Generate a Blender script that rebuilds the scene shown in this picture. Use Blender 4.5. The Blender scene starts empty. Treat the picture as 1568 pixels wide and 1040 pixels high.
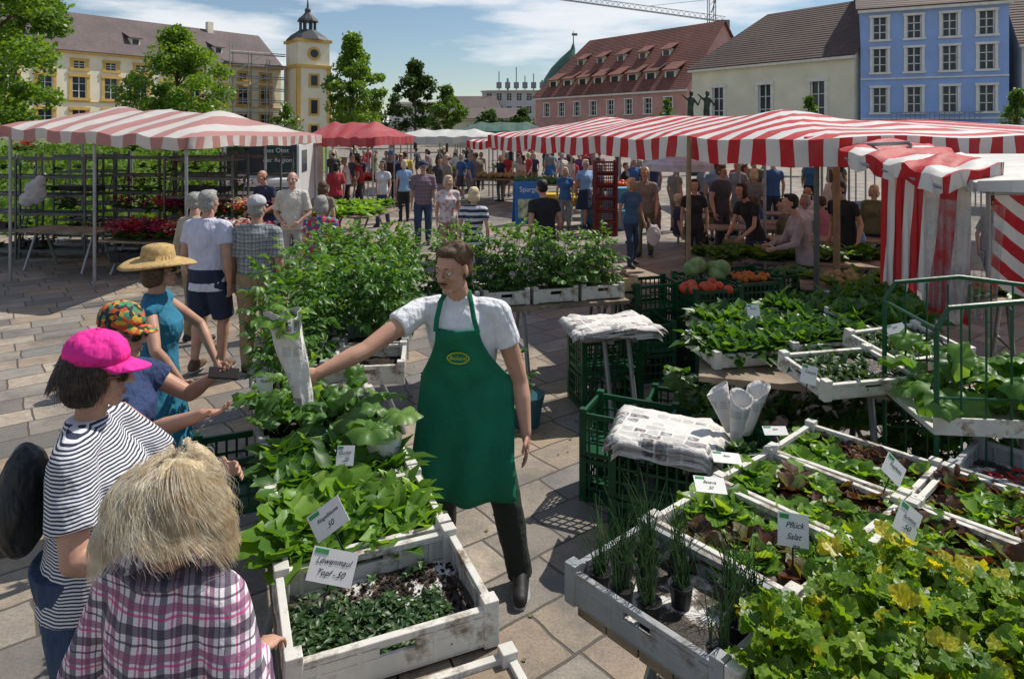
import bpy, math, random
import numpy as np
from mathutils import Vector, Matrix
R=random.Random(7); NR=np.random.RandomState(5)
pi=math.pi
sc=bpy.context.scene
# ---------------- node helpers
def nd(nt,t,ins=None,**pr):
    n=nt.nodes.new(t)
    for k,v in pr.items(): setattr(n,k,v)
    for k,v in (ins or {}).items():
        s=n.inputs[k]
        if isinstance(v,bpy.types.NodeSocket): nt.links.new(v,s)
        else: s.default_value=v
    return n
def c4(c): return (c[0],c[1],c[2],1)
def newmat(n):
    m=bpy.data.materials.new(n); m.use_nodes=True
    return m,m.node_tree,m.node_tree.nodes['Principled BSDF']
def mixc(nt,f,a,b,bt='MIX'):
    n=nt.nodes.new('ShaderNodeMix'); n.data_type='RGBA'; n.blend_type=bt
    for s,v in ((n.inputs[0],f),(n.inputs[6],a),(n.inputs[7],b)):
        if isinstance(v,bpy.types.NodeSocket): nt.links.new(v,s)
        else: s.default_value=v if not isinstance(v,tuple) else c4(v)
    return n.outputs[2]
def ma(nt,op,a,b=0.0,c=0.0,clamp=False):
    n=nt.nodes.new('ShaderNodeMath'); n.operation=op; n.use_clamp=clamp
    for s,v in zip(n.inputs,(a,b,c)):
        if isinstance(v,bpy.types.NodeSocket): nt.links.new(v,s)
        else: s.default_value=v
    return n.outputs[0]
def ramp(nt,f,stops,const=False):
    n=nt.nodes.new('ShaderNodeValToRGB'); nt.links.new(f,n.inputs[0])
    if const: n.color_ramp.interpolation='CONSTANT'
    e=n.color_ramp.elements
    while len(e)<len(stops): e.new(0.5)
    for i,(p,c) in enumerate(stops): e[i].position=p; e[i].color=c4(c) if isinstance(c,tuple) else (c,c,c,1)
    return n.outputs[0]
def noise(nt,co,s,d=3,r=.55):
    n=nd(nt,'ShaderNodeTexNoise',{'Scale':s,'Detail':d,'Roughness':r}); nt.links.new(co,n.inputs['Vector']); return n.outputs['Fac']
def bump(nt,b,h,st=.3,dist=.01):
    n=nd(nt,'ShaderNodeBump',{'Strength':st,'Distance':dist,'Height':h}); nt.links.new(n.outputs[0],b.inputs['Normal'])
def tco(nt,o='Object'): return nd(nt,'ShaderNodeTexCoord').outputs[o]
MC={}
def M(name,col,rough=.75,var=.18,scale=6,bs=.25,bd=.005,bscale=None,metal=0,dirt=None,dsc=3,dth=.55,trans=0):
    if name in MC: return MC[name]
    m,nt,b=newmat(name); co=tco(nt)
    f=noise(nt,co,scale,4)
    lo=tuple(max(0,x*(1-var*1.6)) for x in col); hi=tuple(min(1,x*(1+var)) for x in col)
    c=ramp(nt,f,[(.3,lo),(.7,hi)])
    if dirt:
        g=noise(nt,co,dsc,6,.7); g=ramp(nt,g,[(dth,0.0),(dth+.12,1.0)])
        c=mixc(nt,g,c,dirt)
    nt.links.new(c,b.inputs['Base Color']); b.inputs['Roughness'].default_value=rough; b.inputs['Metallic'].default_value=metal
    b.inputs['Specular IOR Level'].default_value=.35
    if bs: bump(nt,b,noise(nt,co,bscale or scale*4,4),bs,bd)
    if trans: add_trans(nt,b,c,trans)
    MC[name]=m; return m
def add_trans(nt,b,c,f,kind='ShaderNodeBsdfTranslucent'):
    t=nt.nodes.new(kind); nt.links.new(c,t.inputs[0])
    mx=nt.nodes.new('ShaderNodeMixShader'); mx.inputs[0].default_value=f
    nt.links.new(b.outputs[0],mx.inputs[1]); nt.links.new(t.outputs[0],mx.inputs[2])
    nt.links.new(mx.outputs[0],nt.nodes['Material Output'].inputs[0])
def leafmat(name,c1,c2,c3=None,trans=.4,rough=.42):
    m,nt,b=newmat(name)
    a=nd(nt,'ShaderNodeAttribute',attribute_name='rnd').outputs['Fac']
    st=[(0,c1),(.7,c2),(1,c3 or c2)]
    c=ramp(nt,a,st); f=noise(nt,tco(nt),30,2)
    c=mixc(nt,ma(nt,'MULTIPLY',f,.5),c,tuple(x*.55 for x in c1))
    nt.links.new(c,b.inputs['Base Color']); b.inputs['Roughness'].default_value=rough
    b.inputs['Specular IOR Level'].default_value=.45
    c2_=mixc(nt,1.0,c,(1.8,1.6,.45),'MULTIPLY')
    add_trans(nt,b,c2_,trans); return m
def fabric(name,kind,cols,per=.02,rough=.85,amt=.74):
    m,nt,b=newmat(name); co=tco(nt); s=nd(nt,'ShaderNodeSeparateXYZ',{0:co}); x,y,z=s.outputs
    wob=noise(nt,co,5,2)
    if kind=='hstripe':
        v=ma(nt,'FRACT',ma(nt,'DIVIDE',ma(nt,'ADD',z,ma(nt,'MULTIPLY',wob,.03)),per))
        c=mixc(nt,ma(nt,'GREATER_THAN',v,.5),cols[0],cols[1])
    elif kind=='plaid':
        xx=ma(nt,'ADD',ma(nt,'ADD',x,ma(nt,'MULTIPLY',y,.8)),ma(nt,'MULTIPLY',wob,.05)); zz=ma(nt,'ADD',z,ma(nt,'MULTIPLY',wob,.06))
        c=mixc(nt,0.0,cols[0],cols[0])
        for ax in (xx,zz):
            for (off,w,ci) in ((.12,.22,1),(.42,.06,2),(.6,.17,3),(.84,.05,1)):
                v=ma(nt,'FRACT',ma(nt,'DIVIDE',ax,per)); g=ma(nt,'LESS_THAN',ma(nt,'ABSOLUTE',ma(nt,'SUBTRACT',v,off)),w/2)
                c=mixc(nt,ma(nt,'MULTIPLY',g,amt),c,cols[ci])
    elif kind=='floral':
        vo=nd(nt,'ShaderNodeTexVoronoi',{'Scale':1/per}); nt.links.new(co,vo.inputs['Vector'])
        h=nd(nt,'ShaderNodeSeparateXYZ',{0:vo.outputs['Color']}).outputs[0]
        n=len(cols); c=ramp(nt,h,[(i/n,cols[i]) for i in range(n)],True)
    nt.links.new(c,b.inputs['Base Color']); b.inputs['Roughness'].default_value=rough
    f=noise(nt,co,9,3); g=noise(nt,co,300,1)
    bump(nt,b,ma(nt,'ADD',f,ma(nt,'MULTIPLY',g,.03)),.7,.04); MC[name]=m; return m
def cloth(name,col,rough=.85):
    if name in MC: return MC[name]
    m,nt,b=newmat(name); co=tco(nt); f=noise(nt,co,7,4,.6)
    c=ramp(nt,f,[(.3,tuple(x*.78 for x in col)),(.7,tuple(min(1,x*1.1) for x in col))])
    nt.links.new(c,b.inputs['Base Color']); b.inputs['Roughness'].default_value=rough
    mp=nd(nt,'ShaderNodeMapping',{'Scale':(9,9,4)}); nt.links.new(co,mp.inputs[0])
    bump(nt,b,noise(nt,mp.outputs[0],1.3,3,.5),.9,.06); MC[name]=m; return m
# ---------------- mesh builder
def link(o): sc.collection.objects.link(o); return o
def empty(name,loc=(0,0,0),rz=0,s=1,rx=0):
    e=bpy.data.objects.new(name,None); e.empty_display_size=.1; link(e)
    e.location=loc; e.rotation_euler=(rx,0,rz); e.scale=(s,s,s); return e
class MB:
    def __init__(s): s.v=[];s.f=[]
    def add(s,vs,fs):
        o=len(s.v); s.v+=[tuple(v) for v in vs]; s.f+=[tuple(i+o for i in f) for f in fs]
    def box(s,c,d,m=None):
        c=Vector(c); vs=[]
        for dz in (-.5,.5):
            for dx,dy in ((-.5,-.5),(.5,-.5),(.5,.5),(-.5,.5)):
                p=Vector((dx*d[0],dy*d[1],dz*d[2]))
                if m: p=m@p
                vs.append(c+p)
        s.add(vs,[(3,2,1,0),(4,5,6,7),(0,1,5,4),(1,2,6,5),(2,3,7,6),(3,0,4,7)])
    def path(s,pts,rs,n=8,flat=None):
        pts=[Vector(p) for p in pts]; vs=[];fs=[]
        up=None
        for i,p in enumerate(pts):
            d=(pts[min(i+1,len(pts)-1)]-pts[max(i-1,0)])
            d=d.normalized() if d.length>1e-9 else Vector((0,0,1))
            if up is None:
                up=Vector((0,0,1)) if abs(d.z)<.9 else Vector((0,1,0))
            a=d.cross(up).normalized(); b=a.cross(d).normalized(); up=b
            r=rs[i]; r=(r,r) if not isinstance(r,tuple) else r
            for k in range(n):
                t=2*pi*k/n; vs.append(p+a*math.cos(t)*r[0]+b*math.sin(t)*r[1])
        for i in range(len(pts)-1):
            for k in range(n):
                fs.append((i*n+k,i*n+(k+1)%n,(i+1)*n+(k+1)%n,(i+1)*n+k))
        fs.append(tuple(range(n))[::-1]); fs.append(tuple((len(pts)-1)*n+k for k in range(n)))
        s.add(vs,fs)
    def tube(s,a,b,r,r2=None,n=8): s.path([a,b],[r,r if r2 is None else r2],n)
    def ell(s,c,r,m=None,n=14,k=9):
        if not isinstance(r,(tuple,list)): r=(r,r,r)
        vs=[];fs=[];c=Vector(c)
        def P(x,y,z):
            p=Vector((x*r[0],y*r[1],z*r[2])); return c+(m@p if m else p)
        vs.append(P(0,0,-1))
        for i in range(1,k):
            a=-pi/2+pi*i/k
            for j in range(n): t=2*pi*j/n; vs.append(P(math.cos(a)*math.cos(t),math.cos(a)*math.sin(t),math.sin(a)))
        vs.append(P(0,0,1)); L=len(vs)-1
        for j in range(n): fs.append((0,1+(j+1)%n,1+j)); fs.append((L,L-n+j,L-n+(j+1)%n))
        for i in range(k-2):
            for j in range(n): a=1+i*n; fs.append((a+j,a+(j+1)%n,a+n+(j+1)%n,a+n+j))
        s.add(vs,fs)
    def cap(s,a,b,r0,r1,n=10):
        a=Vector(a);b=Vector(b); d=(b-a)
        if d.length<1e-6: s.ell(a,r0,n=n,k=6); return
        d=d.normalized(); pts=[];rs=[]
        for t in (85,60,30,0): q=math.radians(t); pts.append(a-d*r0*math.sin(q)); rs.append(r0*math.cos(q))
        for t in (0,30,60,85): q=math.radians(t); pts.append(b+d*r1*math.sin(q)); rs.append(r1*math.cos(q))
        s.path(pts,rs,n)
    def loft(s,secs,n=20):
        vs=[];fs=[]
        for (x,y,z,rx,ry) in secs:
            for k in range(n): t=2*pi*k/n; vs.append((x+rx*math.cos(t),y+ry*math.sin(t),z))
        for i in range(len(secs)-1):
            for k in range(n): fs.append((i*n+k,i*n+(k+1)%n,(i+1)*n+(k+1)%n,(i+1)*n+k))
        fs.append(tuple(range(n))[::-1]); fs.append(tuple((len(secs)-1)*n+k for k in range(n)))
        s.add(vs,fs)
    def obj(s,name,mat,parent=None,smooth=False,vox=0,sm=4,disp=0,bev=0,solid=0):
        me=bpy.data.meshes.new(name); me.from_pydata(s.v,[],s.f); 
        if mat: me.materials.append(mat)
        if smooth: me.polygons.foreach_set('use_smooth',[True]*len(me.polygons))
        me.update(); o=bpy.data.objects.new(name,me); link(o)
        if parent: o.parent=parent
        if solid: q=o.modifiers.new('s','SOLIDIFY'); q.thickness=solid
        if vox:
            q=o.modifiers.new('r','REMESH'); q.mode='VOXEL'; q.voxel_size=vox; q.use_smooth_shade=True
            if sm: q=o.modifiers.new('m','SMOOTH'); q.factor=.5; q.iterations=sm
        if disp:
            t=bpy.data.textures.get('fold') or bpy.data.textures.new('fold','CLOUDS'); t.noise_scale=.11; t.noise_depth=2
            q=o.modifiers.new('d','DISPLACE'); q.texture=t; q.strength=disp; q.mid_level=.5
        if bev: q=o.modifiers.new('b','BEVEL'); q.width=bev; q.segments=2; q.limit_method='ANGLE'
        return o
# ---------------- foliage builder (triangles, numpy)
def gleaf(widths,cols=2,fold=.15,droop=.25,ruf=0,nrf=1):
    V=[];F=[];n=len(widths)
    for i,w in enumerate(widths):
        t=i/(n-1)
        for j in range(cols+1):
            s=(j/cols-.5)*2
            V.append((w*s,t-.05*ruf*((i+j)%2),-droop*t*t+fold*abs(s)*w*2+ruf*(((i*nrf+j)%2)-.5)*abs(s)))
    c=cols+1
    for i in range(n-1):
        for j in range(cols):
            a=i*c+j; F+=[(a,a+1,a+c+1),(a,a+c+1,a+c)]
    return np.array(V,float),np.array(F)
T_OV=gleaf([.02,.24,.27,.17,.01],2,.2,.35)
T_LET=gleaf([.07,.2,.34,.4,.33,.14],4,.15,.35,.12)
T_STRAP=gleaf([.08,.11,.2,.22,.02],2,.25,.35)
T_TRI=(np.array([(-.3,0,0),(.3,.1,.05),(.25,.9,0),(-.3,.8,.12)],float),np.array([(0,1,2),(0,2,3)]))
def stemT():
    V=[];F=[];k=4
    for i in range(k+1):
        t=i/k; r=1-.55*t
        for j in range(3): a=2*pi*j/3; V.append((math.cos(a)*r,t,math.sin(a)*r))
    for i in range(k):
        for j in range(3):
            a=i*3+j;b=i*3+(j+1)%3; F+=[(a,b,b+3),(a,b+3,a+3)]
    return np.array(V),np.array(F)
T_STEM=stemT()
def squashT():
    V=[(0,.25,-.06)];F=[];n=20
    for rr,zz in ((.35,.0),(.7,.05),(1,.0)):
        for j in range(n):
            a=2*pi*j/n; r=rr*(1+.13*math.cos(5*a)*(rr>.5)+.05*math.cos(10*a))
            if j==0: r*=.45
            V.append((math.sin(a)*r*.55,.3-math.cos(a)*r*.55,zz-.18*rr*rr+.07*math.cos(5*a)*rr+.03*(j%2)*rr))
    for j in range(n): F.append((0,1+j,1+(j+1)%n))
    for k in range(2):
        for j in range(n):
            a=1+k*n+j;b=1+k*n+(j+1)%n; F+=[(a,a+n,b+n),(a,b+n,b)]
    return np.array(V,float),np.array(F)
T_SQ=squashT()
def lobedT():
    V=[(0,.0,0)];F=[];n=14
    for rr in (.5,1):
        for j in range(n):
            a=2*pi*j/n; r=rr*(1+(.22 if rr==1 else 0)*math.cos(3*a)); V.append((math.sin(a)*r*.5,.5-math.cos(a)*r*.5,.12*rr*math.cos(6*a)))
    V[0]=(0,.5,-.05)
    for j in range(n): F.append((0,1+j,1+(j+1)%n))
    for j in range(n):
        a=1+j;b=1+(j+1)%n; F+=[(a,a+n,b+n),(a,b+n,b)]
    return np.array(V,float),np.array(F)
T_LOB=lobedT()
class FB:
    def __init__(s): s.V=[];s.F=[];s.A=[];s.n=0
    def add(s,T,P,yaw,pitch,roll,scl,rnd=None):
        P=np.atleast_2d(np.array(P,float)); n=len(P)
        yaw=np.broadcast_to(yaw,n);pitch=np.broadcast_to(pitch,n);roll=np.broadcast_to(roll,n)
        S=np.array(scl,float)
        if S.ndim==0: S=np.full((n,3),float(S))
        elif S.ndim==1 and len(S)==n and not(n==3): S=np.repeat(S[:,None],3,1)
        elif S.ndim==1: S=np.tile(S,(n,1))
        V=T[0][None]*S[:,None,:]
        cr,sr=np.cos(roll)[:,None],np.sin(roll)[:,None]
        x=V[:,:,0]*cr+V[:,:,2]*sr; z=-V[:,:,0]*sr+V[:,:,2]*cr; y=V[:,:,1]
        cp,sp=np.cos(pitch)[:,None],np.sin(pitch)[:,None]
        y,z=y*cp-z*sp,y*sp+z*cp
        cy,sy=np.cos(yaw)[:,None],np.sin(yaw)[:,None]
        x,y=x*cy-y*sy,x*sy+y*cy
        W=np.stack([x,y,z],2)+P[:,None,:]; k=V.shape[1]
        F=T[1][None]+(np.arange(n)*k)[:,None,None]+s.n
        if rnd is None: rnd=NR.rand(n)
        s.V.append(W.reshape(-1,3)); s.F.append(F.reshape(-1,3)); s.A.append(np.repeat(np.broadcast_to(rnd,n),k)); s.n+=n*k
    def obj(s,name,mat,parent=None):
        V=np.concatenate(s.V).astype(np.float32);F=np.concatenate(s.F).astype(np.int32);A=np.concatenate(s.A).astype(np.float32)
        me=bpy.data.meshes.new(name); me.vertices.add(len(V)); me.vertices.foreach_set('co',V.ravel())
        me.loops.add(F.size); me.loops.foreach_set('vertex_index',F.ravel())
        me.polygons.add(len(F)); me.polygons.foreach_set('loop_start',np.arange(0,F.size,3,dtype=np.int32))
        me.update(calc_edges=True); at=me.attributes.new('rnd','FLOAT','POINT'); at.data.foreach_set('value',A)
        me.materials.append(mat); o=bpy.data.objects.new(name,me); link(o)
        if parent: o.parent=parent
        return o
def dirv(yaw,pitch): return np.array([-math.sin(yaw)*math.cos(pitch),math.cos(yaw)*math.cos(pitch),math.sin(pitch)])
GA=2.39996
def p_lettuce(fb,x,y,z,size,n=12,T=T_LET,up=(.3,1.25)):
    k=np.arange(n); t=k/n
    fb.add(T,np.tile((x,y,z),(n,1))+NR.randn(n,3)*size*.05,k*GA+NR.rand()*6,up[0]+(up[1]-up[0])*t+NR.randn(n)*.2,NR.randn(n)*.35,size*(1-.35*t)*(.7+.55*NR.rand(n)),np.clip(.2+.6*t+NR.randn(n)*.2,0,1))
def p_tomato(fb,x,y,z,h,wid=.17,ls=.075):
    lx,ly=NR.randn(2)*.1
    ya=math.atan2(-lx,ly); pt=pi/2-math.hypot(lx,ly)
    fb.add(T_STEM,[(x,y,z)],ya,pt,0,(.005,h,.005),.6)
    d=dirv(ya,pt); n=int(h/.04)
    for i in range(2,n+1):
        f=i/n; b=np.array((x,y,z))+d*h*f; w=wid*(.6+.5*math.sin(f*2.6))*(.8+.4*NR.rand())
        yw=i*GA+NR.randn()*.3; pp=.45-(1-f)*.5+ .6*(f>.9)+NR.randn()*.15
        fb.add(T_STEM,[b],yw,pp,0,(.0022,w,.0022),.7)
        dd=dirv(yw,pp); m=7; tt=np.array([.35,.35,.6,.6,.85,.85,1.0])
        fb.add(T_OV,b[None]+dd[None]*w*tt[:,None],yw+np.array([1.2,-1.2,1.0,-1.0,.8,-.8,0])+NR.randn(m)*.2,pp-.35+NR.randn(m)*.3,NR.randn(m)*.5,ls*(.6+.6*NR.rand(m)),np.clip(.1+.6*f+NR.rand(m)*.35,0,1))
def p_squash(fb,x,y,z,h=.22,n=6,ls=.14):
    for i in range(n):
        yw=i*GA+NR.rand(); pp=.5+.8*NR.rand(); L=h*(.4+.8*NR.rand())
        fb.add(T_STEM,[(x,y,z)],yw,pp,0,(.004,L,.004),.9)
        e=np.array((x,y,z))+dirv(yw,pp)*L
        fb.add(T_SQ,[e],yw+NR.randn()*.3,-.1+NR.randn()*.4,NR.randn()*.4,ls*(.5+.8*NR.rand()),NR.rand())
def p_chive(fb,x,y,z,h=.3,n=22):
    yw=NR.rand(n)*6.28; pt=pi/2-np.abs(NR.randn(n))*.22; P0=np.tile((x,y,z),(n,1))+NR.randn(n,3)*(.014,.014,0)
    L=h*(.35+.65*NR.rand(n))
    fb.add(T_STEM,P0,yw,pt,0,np.stack([np.full(n,.003),L*.6,np.full(n,.003)],1))
    tip=P0+np.stack([-np.sin(yw)*np.cos(pt),np.cos(yw)*np.cos(pt),np.sin(pt)],1)*(L*.58)[:,None]
    fb.add(T_STEM,tip,yw,pt-.25-.3*NR.rand(n),0,np.stack([np.full(n,.0017),L*.5,np.full(n,.0017)],1))
def p_celery(fb,x,y,z,h=.16,n=9,ls=.07):
    for i in range(n):
        yw=i*GA+NR.rand(); pp=.8+.7*NR.rand(); L=h*(.4+.8*NR.rand())
        fb.add(T_STEM,[(x,y,z)],yw,pp,0,(.0024,L,.0024),.95)
        e=np.array((x,y,z))+dirv(yw,pp)*L; m=4; r0=.2+NR.randn()*.22+(.8 if NR.rand()<.09 else 0)
        fb.add(T_LOB,np.tile(e,(m,1))+NR.randn(m,3)*.006,yw+np.array([-1.2,.0,1.2,.1]),pp-.9+NR.randn(m)*.4,NR.randn(m)*.5,ls*(.55+.65*NR.rand(m)),np.clip(r0+NR.rand(m)*.35,0,1))
# ---------------- sky / sun / camera
EL=53
sd=Vector((.82,.57,0)).normalized()*math.cos(math.radians(EL)); sd.z=math.sin(math.radians(EL))
w=bpy.data.worlds.new("World"); sc.world=w; w.use_nodes=True; nt=w.node_tree
sky=nd(nt,'ShaderNodeTexSky',sky_type='NISHITA',sun_disc=False,sun_elevation=math.radians(EL),sun_rotation=math.atan2(sd.x,sd.y),altitude=400,air_density=1.2,dust_density=.25,ozone_density=3.0)
g=tco(nt,'Generated'); mp=nd(nt,'ShaderNodeMapping',{'Scale':(1.0,1.0,5.5),'Rotation':(0,.12,.9)}); nt.links.new(g,mp.inputs[0])
cn=noise(nt,mp.outputs[0],2.4,9,.56); cf=ramp(nt,cn,[(.49,0.0),(.60,.75),(.72,1.0)])
col=mixc(nt,cf,sky.outputs[0],(9.8,10.0,10.3))
bg=nt.nodes['Background']; nt.links.new(col,bg.inputs[0]); bg.inputs[1].default_value=.095
sl=bpy.data.lights.new('sun','SUN'); sl.energy=5.0; sl.angle=math.radians(.5); sl.color=(1,.94,.85)
so=link(bpy.data.objects.new('sun',sl)); so.rotation_euler=sd.to_track_quat('Z','Y').to_euler(); so.location=(20,20,30)
cam=bpy.data.cameras.new('camera'); co=link(bpy.data.objects.new('camera',cam)); co.location=(0,0,2.45); co.rotation_euler=(pi/2,0,0)
cam.lens=24; cam.sensor_width=36; cam.shift_y=-.2009; cam.clip_end=3000; cam.clip_start=.05; sc.camera=co
sc.view_settings.view_transform='Standard'; sc.view_settings.look='None'; sc.view_settings.exposure=0
# ---------------- ground
m,nt,b=newmat('stone_paving'); cc=tco(nt)
mp=nd(nt,'ShaderNodeMapping',{'Rotation':(0,0,math.radians(-38))}); nt.links.new(cc,mp.inputs[0])
wn=nd(nt,'ShaderNodeTexNoise',{'Scale':2.5}); nt.links.new(cc,wn.inputs['Vector'])
vv=nd(nt,'ShaderNodeVectorMath',{0:wn.outputs['Color'],1:(.06,.06,.03)},operation='MULTIPLY'); va=nd(nt,'ShaderNodeVectorMath',{0:mp.outputs[0],1:vv.outputs[0]},operation='ADD')
br=nd(nt,'ShaderNodeTexBrick',{'Color1':(0,0,0,1),'Color2':(1,1,1,1),'Mortar':(.5,.5,.5,1),'Scale':1.0,'Mortar Size':.010,'Mortar Smooth':.4,'Brick Width':.56,'Row Height':.34,'Bias':0.0},offset=.37,squash=.72,squash_frequency=3)
nt.links.new(va.outputs[0],br.inputs['Vector'])
st=ramp(nt,br.outputs['Color'],[(0,(.13,.125,.12)),(.2,(.34,.29,.235)),(.38,(.42,.30,.185)),(.55,(.22,.215,.205)),(.75,(.48,.40,.31)),(1,(.29,.23,.16))])
n1=noise(nt,cc,9,6,.7); n2=noise(nt,cc,.8,5,.65); n3=noise(nt,cc,60,3,.6)
st=mixc(nt,ramp(nt,n1,[(.35,0.0),(.75,.65)]),st,(.14,.125,.11)); st=mixc(nt,ramp(nt,n2,[(.46,0.0),(.60,.62)]),st,(.10,.095,.09))
st=mixc(nt,ramp(nt,n3,[(.35,.35),(.6,0.0)]),st,(.07,.06,.05))
st=mixc(nt,ma(nt,'MULTIPLY',br.outputs['Fac'],.85),st,(.06,.052,.042))
nt.links.new(st,b.inputs['Base Color']); nt.links.new(ramp(nt,n2,[(.45,.75),(.62,.5)]),b.inputs['Roughness'])
h=ma(nt,'ADD',ma(nt,'MULTIPLY',br.outputs['Fac'],-1.0),ma(nt,'ADD',ma(nt,'MULTIPLY',n1,.5),ma(nt,'MULTIPLY',n3,.25)))
bump(nt,b,h,.7,.014)
q=MB(); q.add([(-900,-60,0),(900,-60,0),(900,1500,0),(-900,1500,0)],[(0,1,2,3)]); q.obj('plaza_paving',m)
q=MB()
for i in range(420):
    y=R.uniform(3,14); x=R.uniform(-.4,.35)*y*1.2; s=R.uniform(.006,.022); q.add([(x,y,.006),(x+s,y+s*.3,.012),(x+s*.7,y+s*1.3,.006),(x-s*.3,y+s,.014)],[(0,1,2,3)])
q.obj('fallen_leaves',M('dry_leaf',(.14,.14,.05)))
gm=M('grass',(.10,.17,.03),.9,.35,3,.5,.05,40)
q=MB(); nx,ny=30,20
for j in range(ny+1):
    for i in range(nx+1):
        Y=16.5+j*2.2; xr=-7-(Y-16.5)*.18; X=xr-60*(i/nx)**1.3
        q.v.append((X,Y,.01+min(1,(j/ny)*1.6)*1.9*min(1,i/3)+.08*math.sin(X*1.3+Y)))
for j in range(ny):
    for i in range(nx): a=j*(nx+1)+i; q.f.append((a,a+1,a+nx+2,a+nx+1))
q.obj('grass_bank',gm,smooth=True)
fb=FB(); n=9000; X=NR.rand(n); Y=16.6+NR.rand(n)**1.5*24; XX=-7-(Y-16.5)*.18-X*18
fb.add(T_TRI,np.stack([XX,Y,.0+np.minimum(1,((Y-16.5)/44)*1.6)*1.9],1),NR.rand(n)*6.3,1.0+NR.rand(n)*.5,0,np.stack([.25+0*Y,.15+.2*NR.rand(n),.3+0*Y],1))
LG=leafmat('grass_blades',(.07,.15,.02),(.15,.25,.04)); fb.obj('grass_tufts',LG)
# ---------------- buildings
glass=M('window_glass',(.03,.04,.05),.12,.3,.3,0); white=M('white_paint',(.72,.71,.66),.6,.08,2,.1)
def facade(wall,gl,fr,tr,p0,p1,H,holes,depth=.25,trim=.18,mull=True,z0=0):
    p0=Vector((*p0,0));p1=Vector((*p1,0)); u=(p1-p0).normalized(); n=Vector((u.y,-u.x,0)); W=(p1-p0).length
    if n.y>0: n=-n
    rot=Matrix((u,-n,Vector((0,0,1)))).transposed()
    P=lambda x,z,d=0:p0+u*x-n*d+Vector((0,0,z))
    xs=sorted({0,W,*[h[0] for h in holes],*[h[1] for h in holes]}); zs=sorted({z0,H,*[h[2] for h in holes],*[h[3] for h in holes]})
    for i in range(len(xs)-1):
        for j in range(len(zs)-1):
            cx=(xs[i]+xs[i+1])/2;cz=(zs[j]+zs[j+1])/2
            if any(h[0]<cx<h[1] and h[2]<cz<h[3] for h in holes): continue
            wall.add([P(xs[i],zs[j]),P(xs[i+1],zs[j]),P(xs[i+1],zs[j+1]),P(xs[i],zs[j+1])],[(0,1,2,3)])
    for (a,b_,c,d) in holes:
        for (q0,q1) in (((a,c),(b_,c)),((b_,c),(b_,d)),((b_,d),(a,d)),((a,d),(a,c))):
            wall.add([P(*q0),P(*q1),P(*q1,depth),P(*q0,depth)],[(0,1,2,3)])
        gl.add([P(a,c,depth),P(b_,c,depth),P(b_,d,depth),P(a,d,depth)],[(0,1,2,3)])
        w_=b_-a;h_=d-c
        if mull:
            fr.box(P((a+b_)/2,(c+d)/2,depth-.05),(.09,.06,h_),rot)
            for zz in (c+h_*.33,c+h_*.68): fr.box(P((a+b_)/2,zz,depth-.055),(w_,.05,.07),rot)
            for xx in (a+.05,b_-.05): fr.box(P(xx,(c+d)/2,depth-.06),(.1,.07,h_),rot)
        if trim:
            t=trim; fr_=tr
            fr_.box(P(a-t/2,(c+d)/2,-.03),(t,.1,h_),rot); fr_.box(P(b_+t/2,(c+d)/2,-.03),(t,.1,h_),rot)
            fr_.box(P((a+b_)/2,d+t/2,-.06),(w_+2*t+.1,.2,t),rot); fr_.box(P((a+b_)/2,c-t/2,-.08),(w_+2*t+.2,.26,t*.9),rot)
    return P,u,n,W,rot
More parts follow.
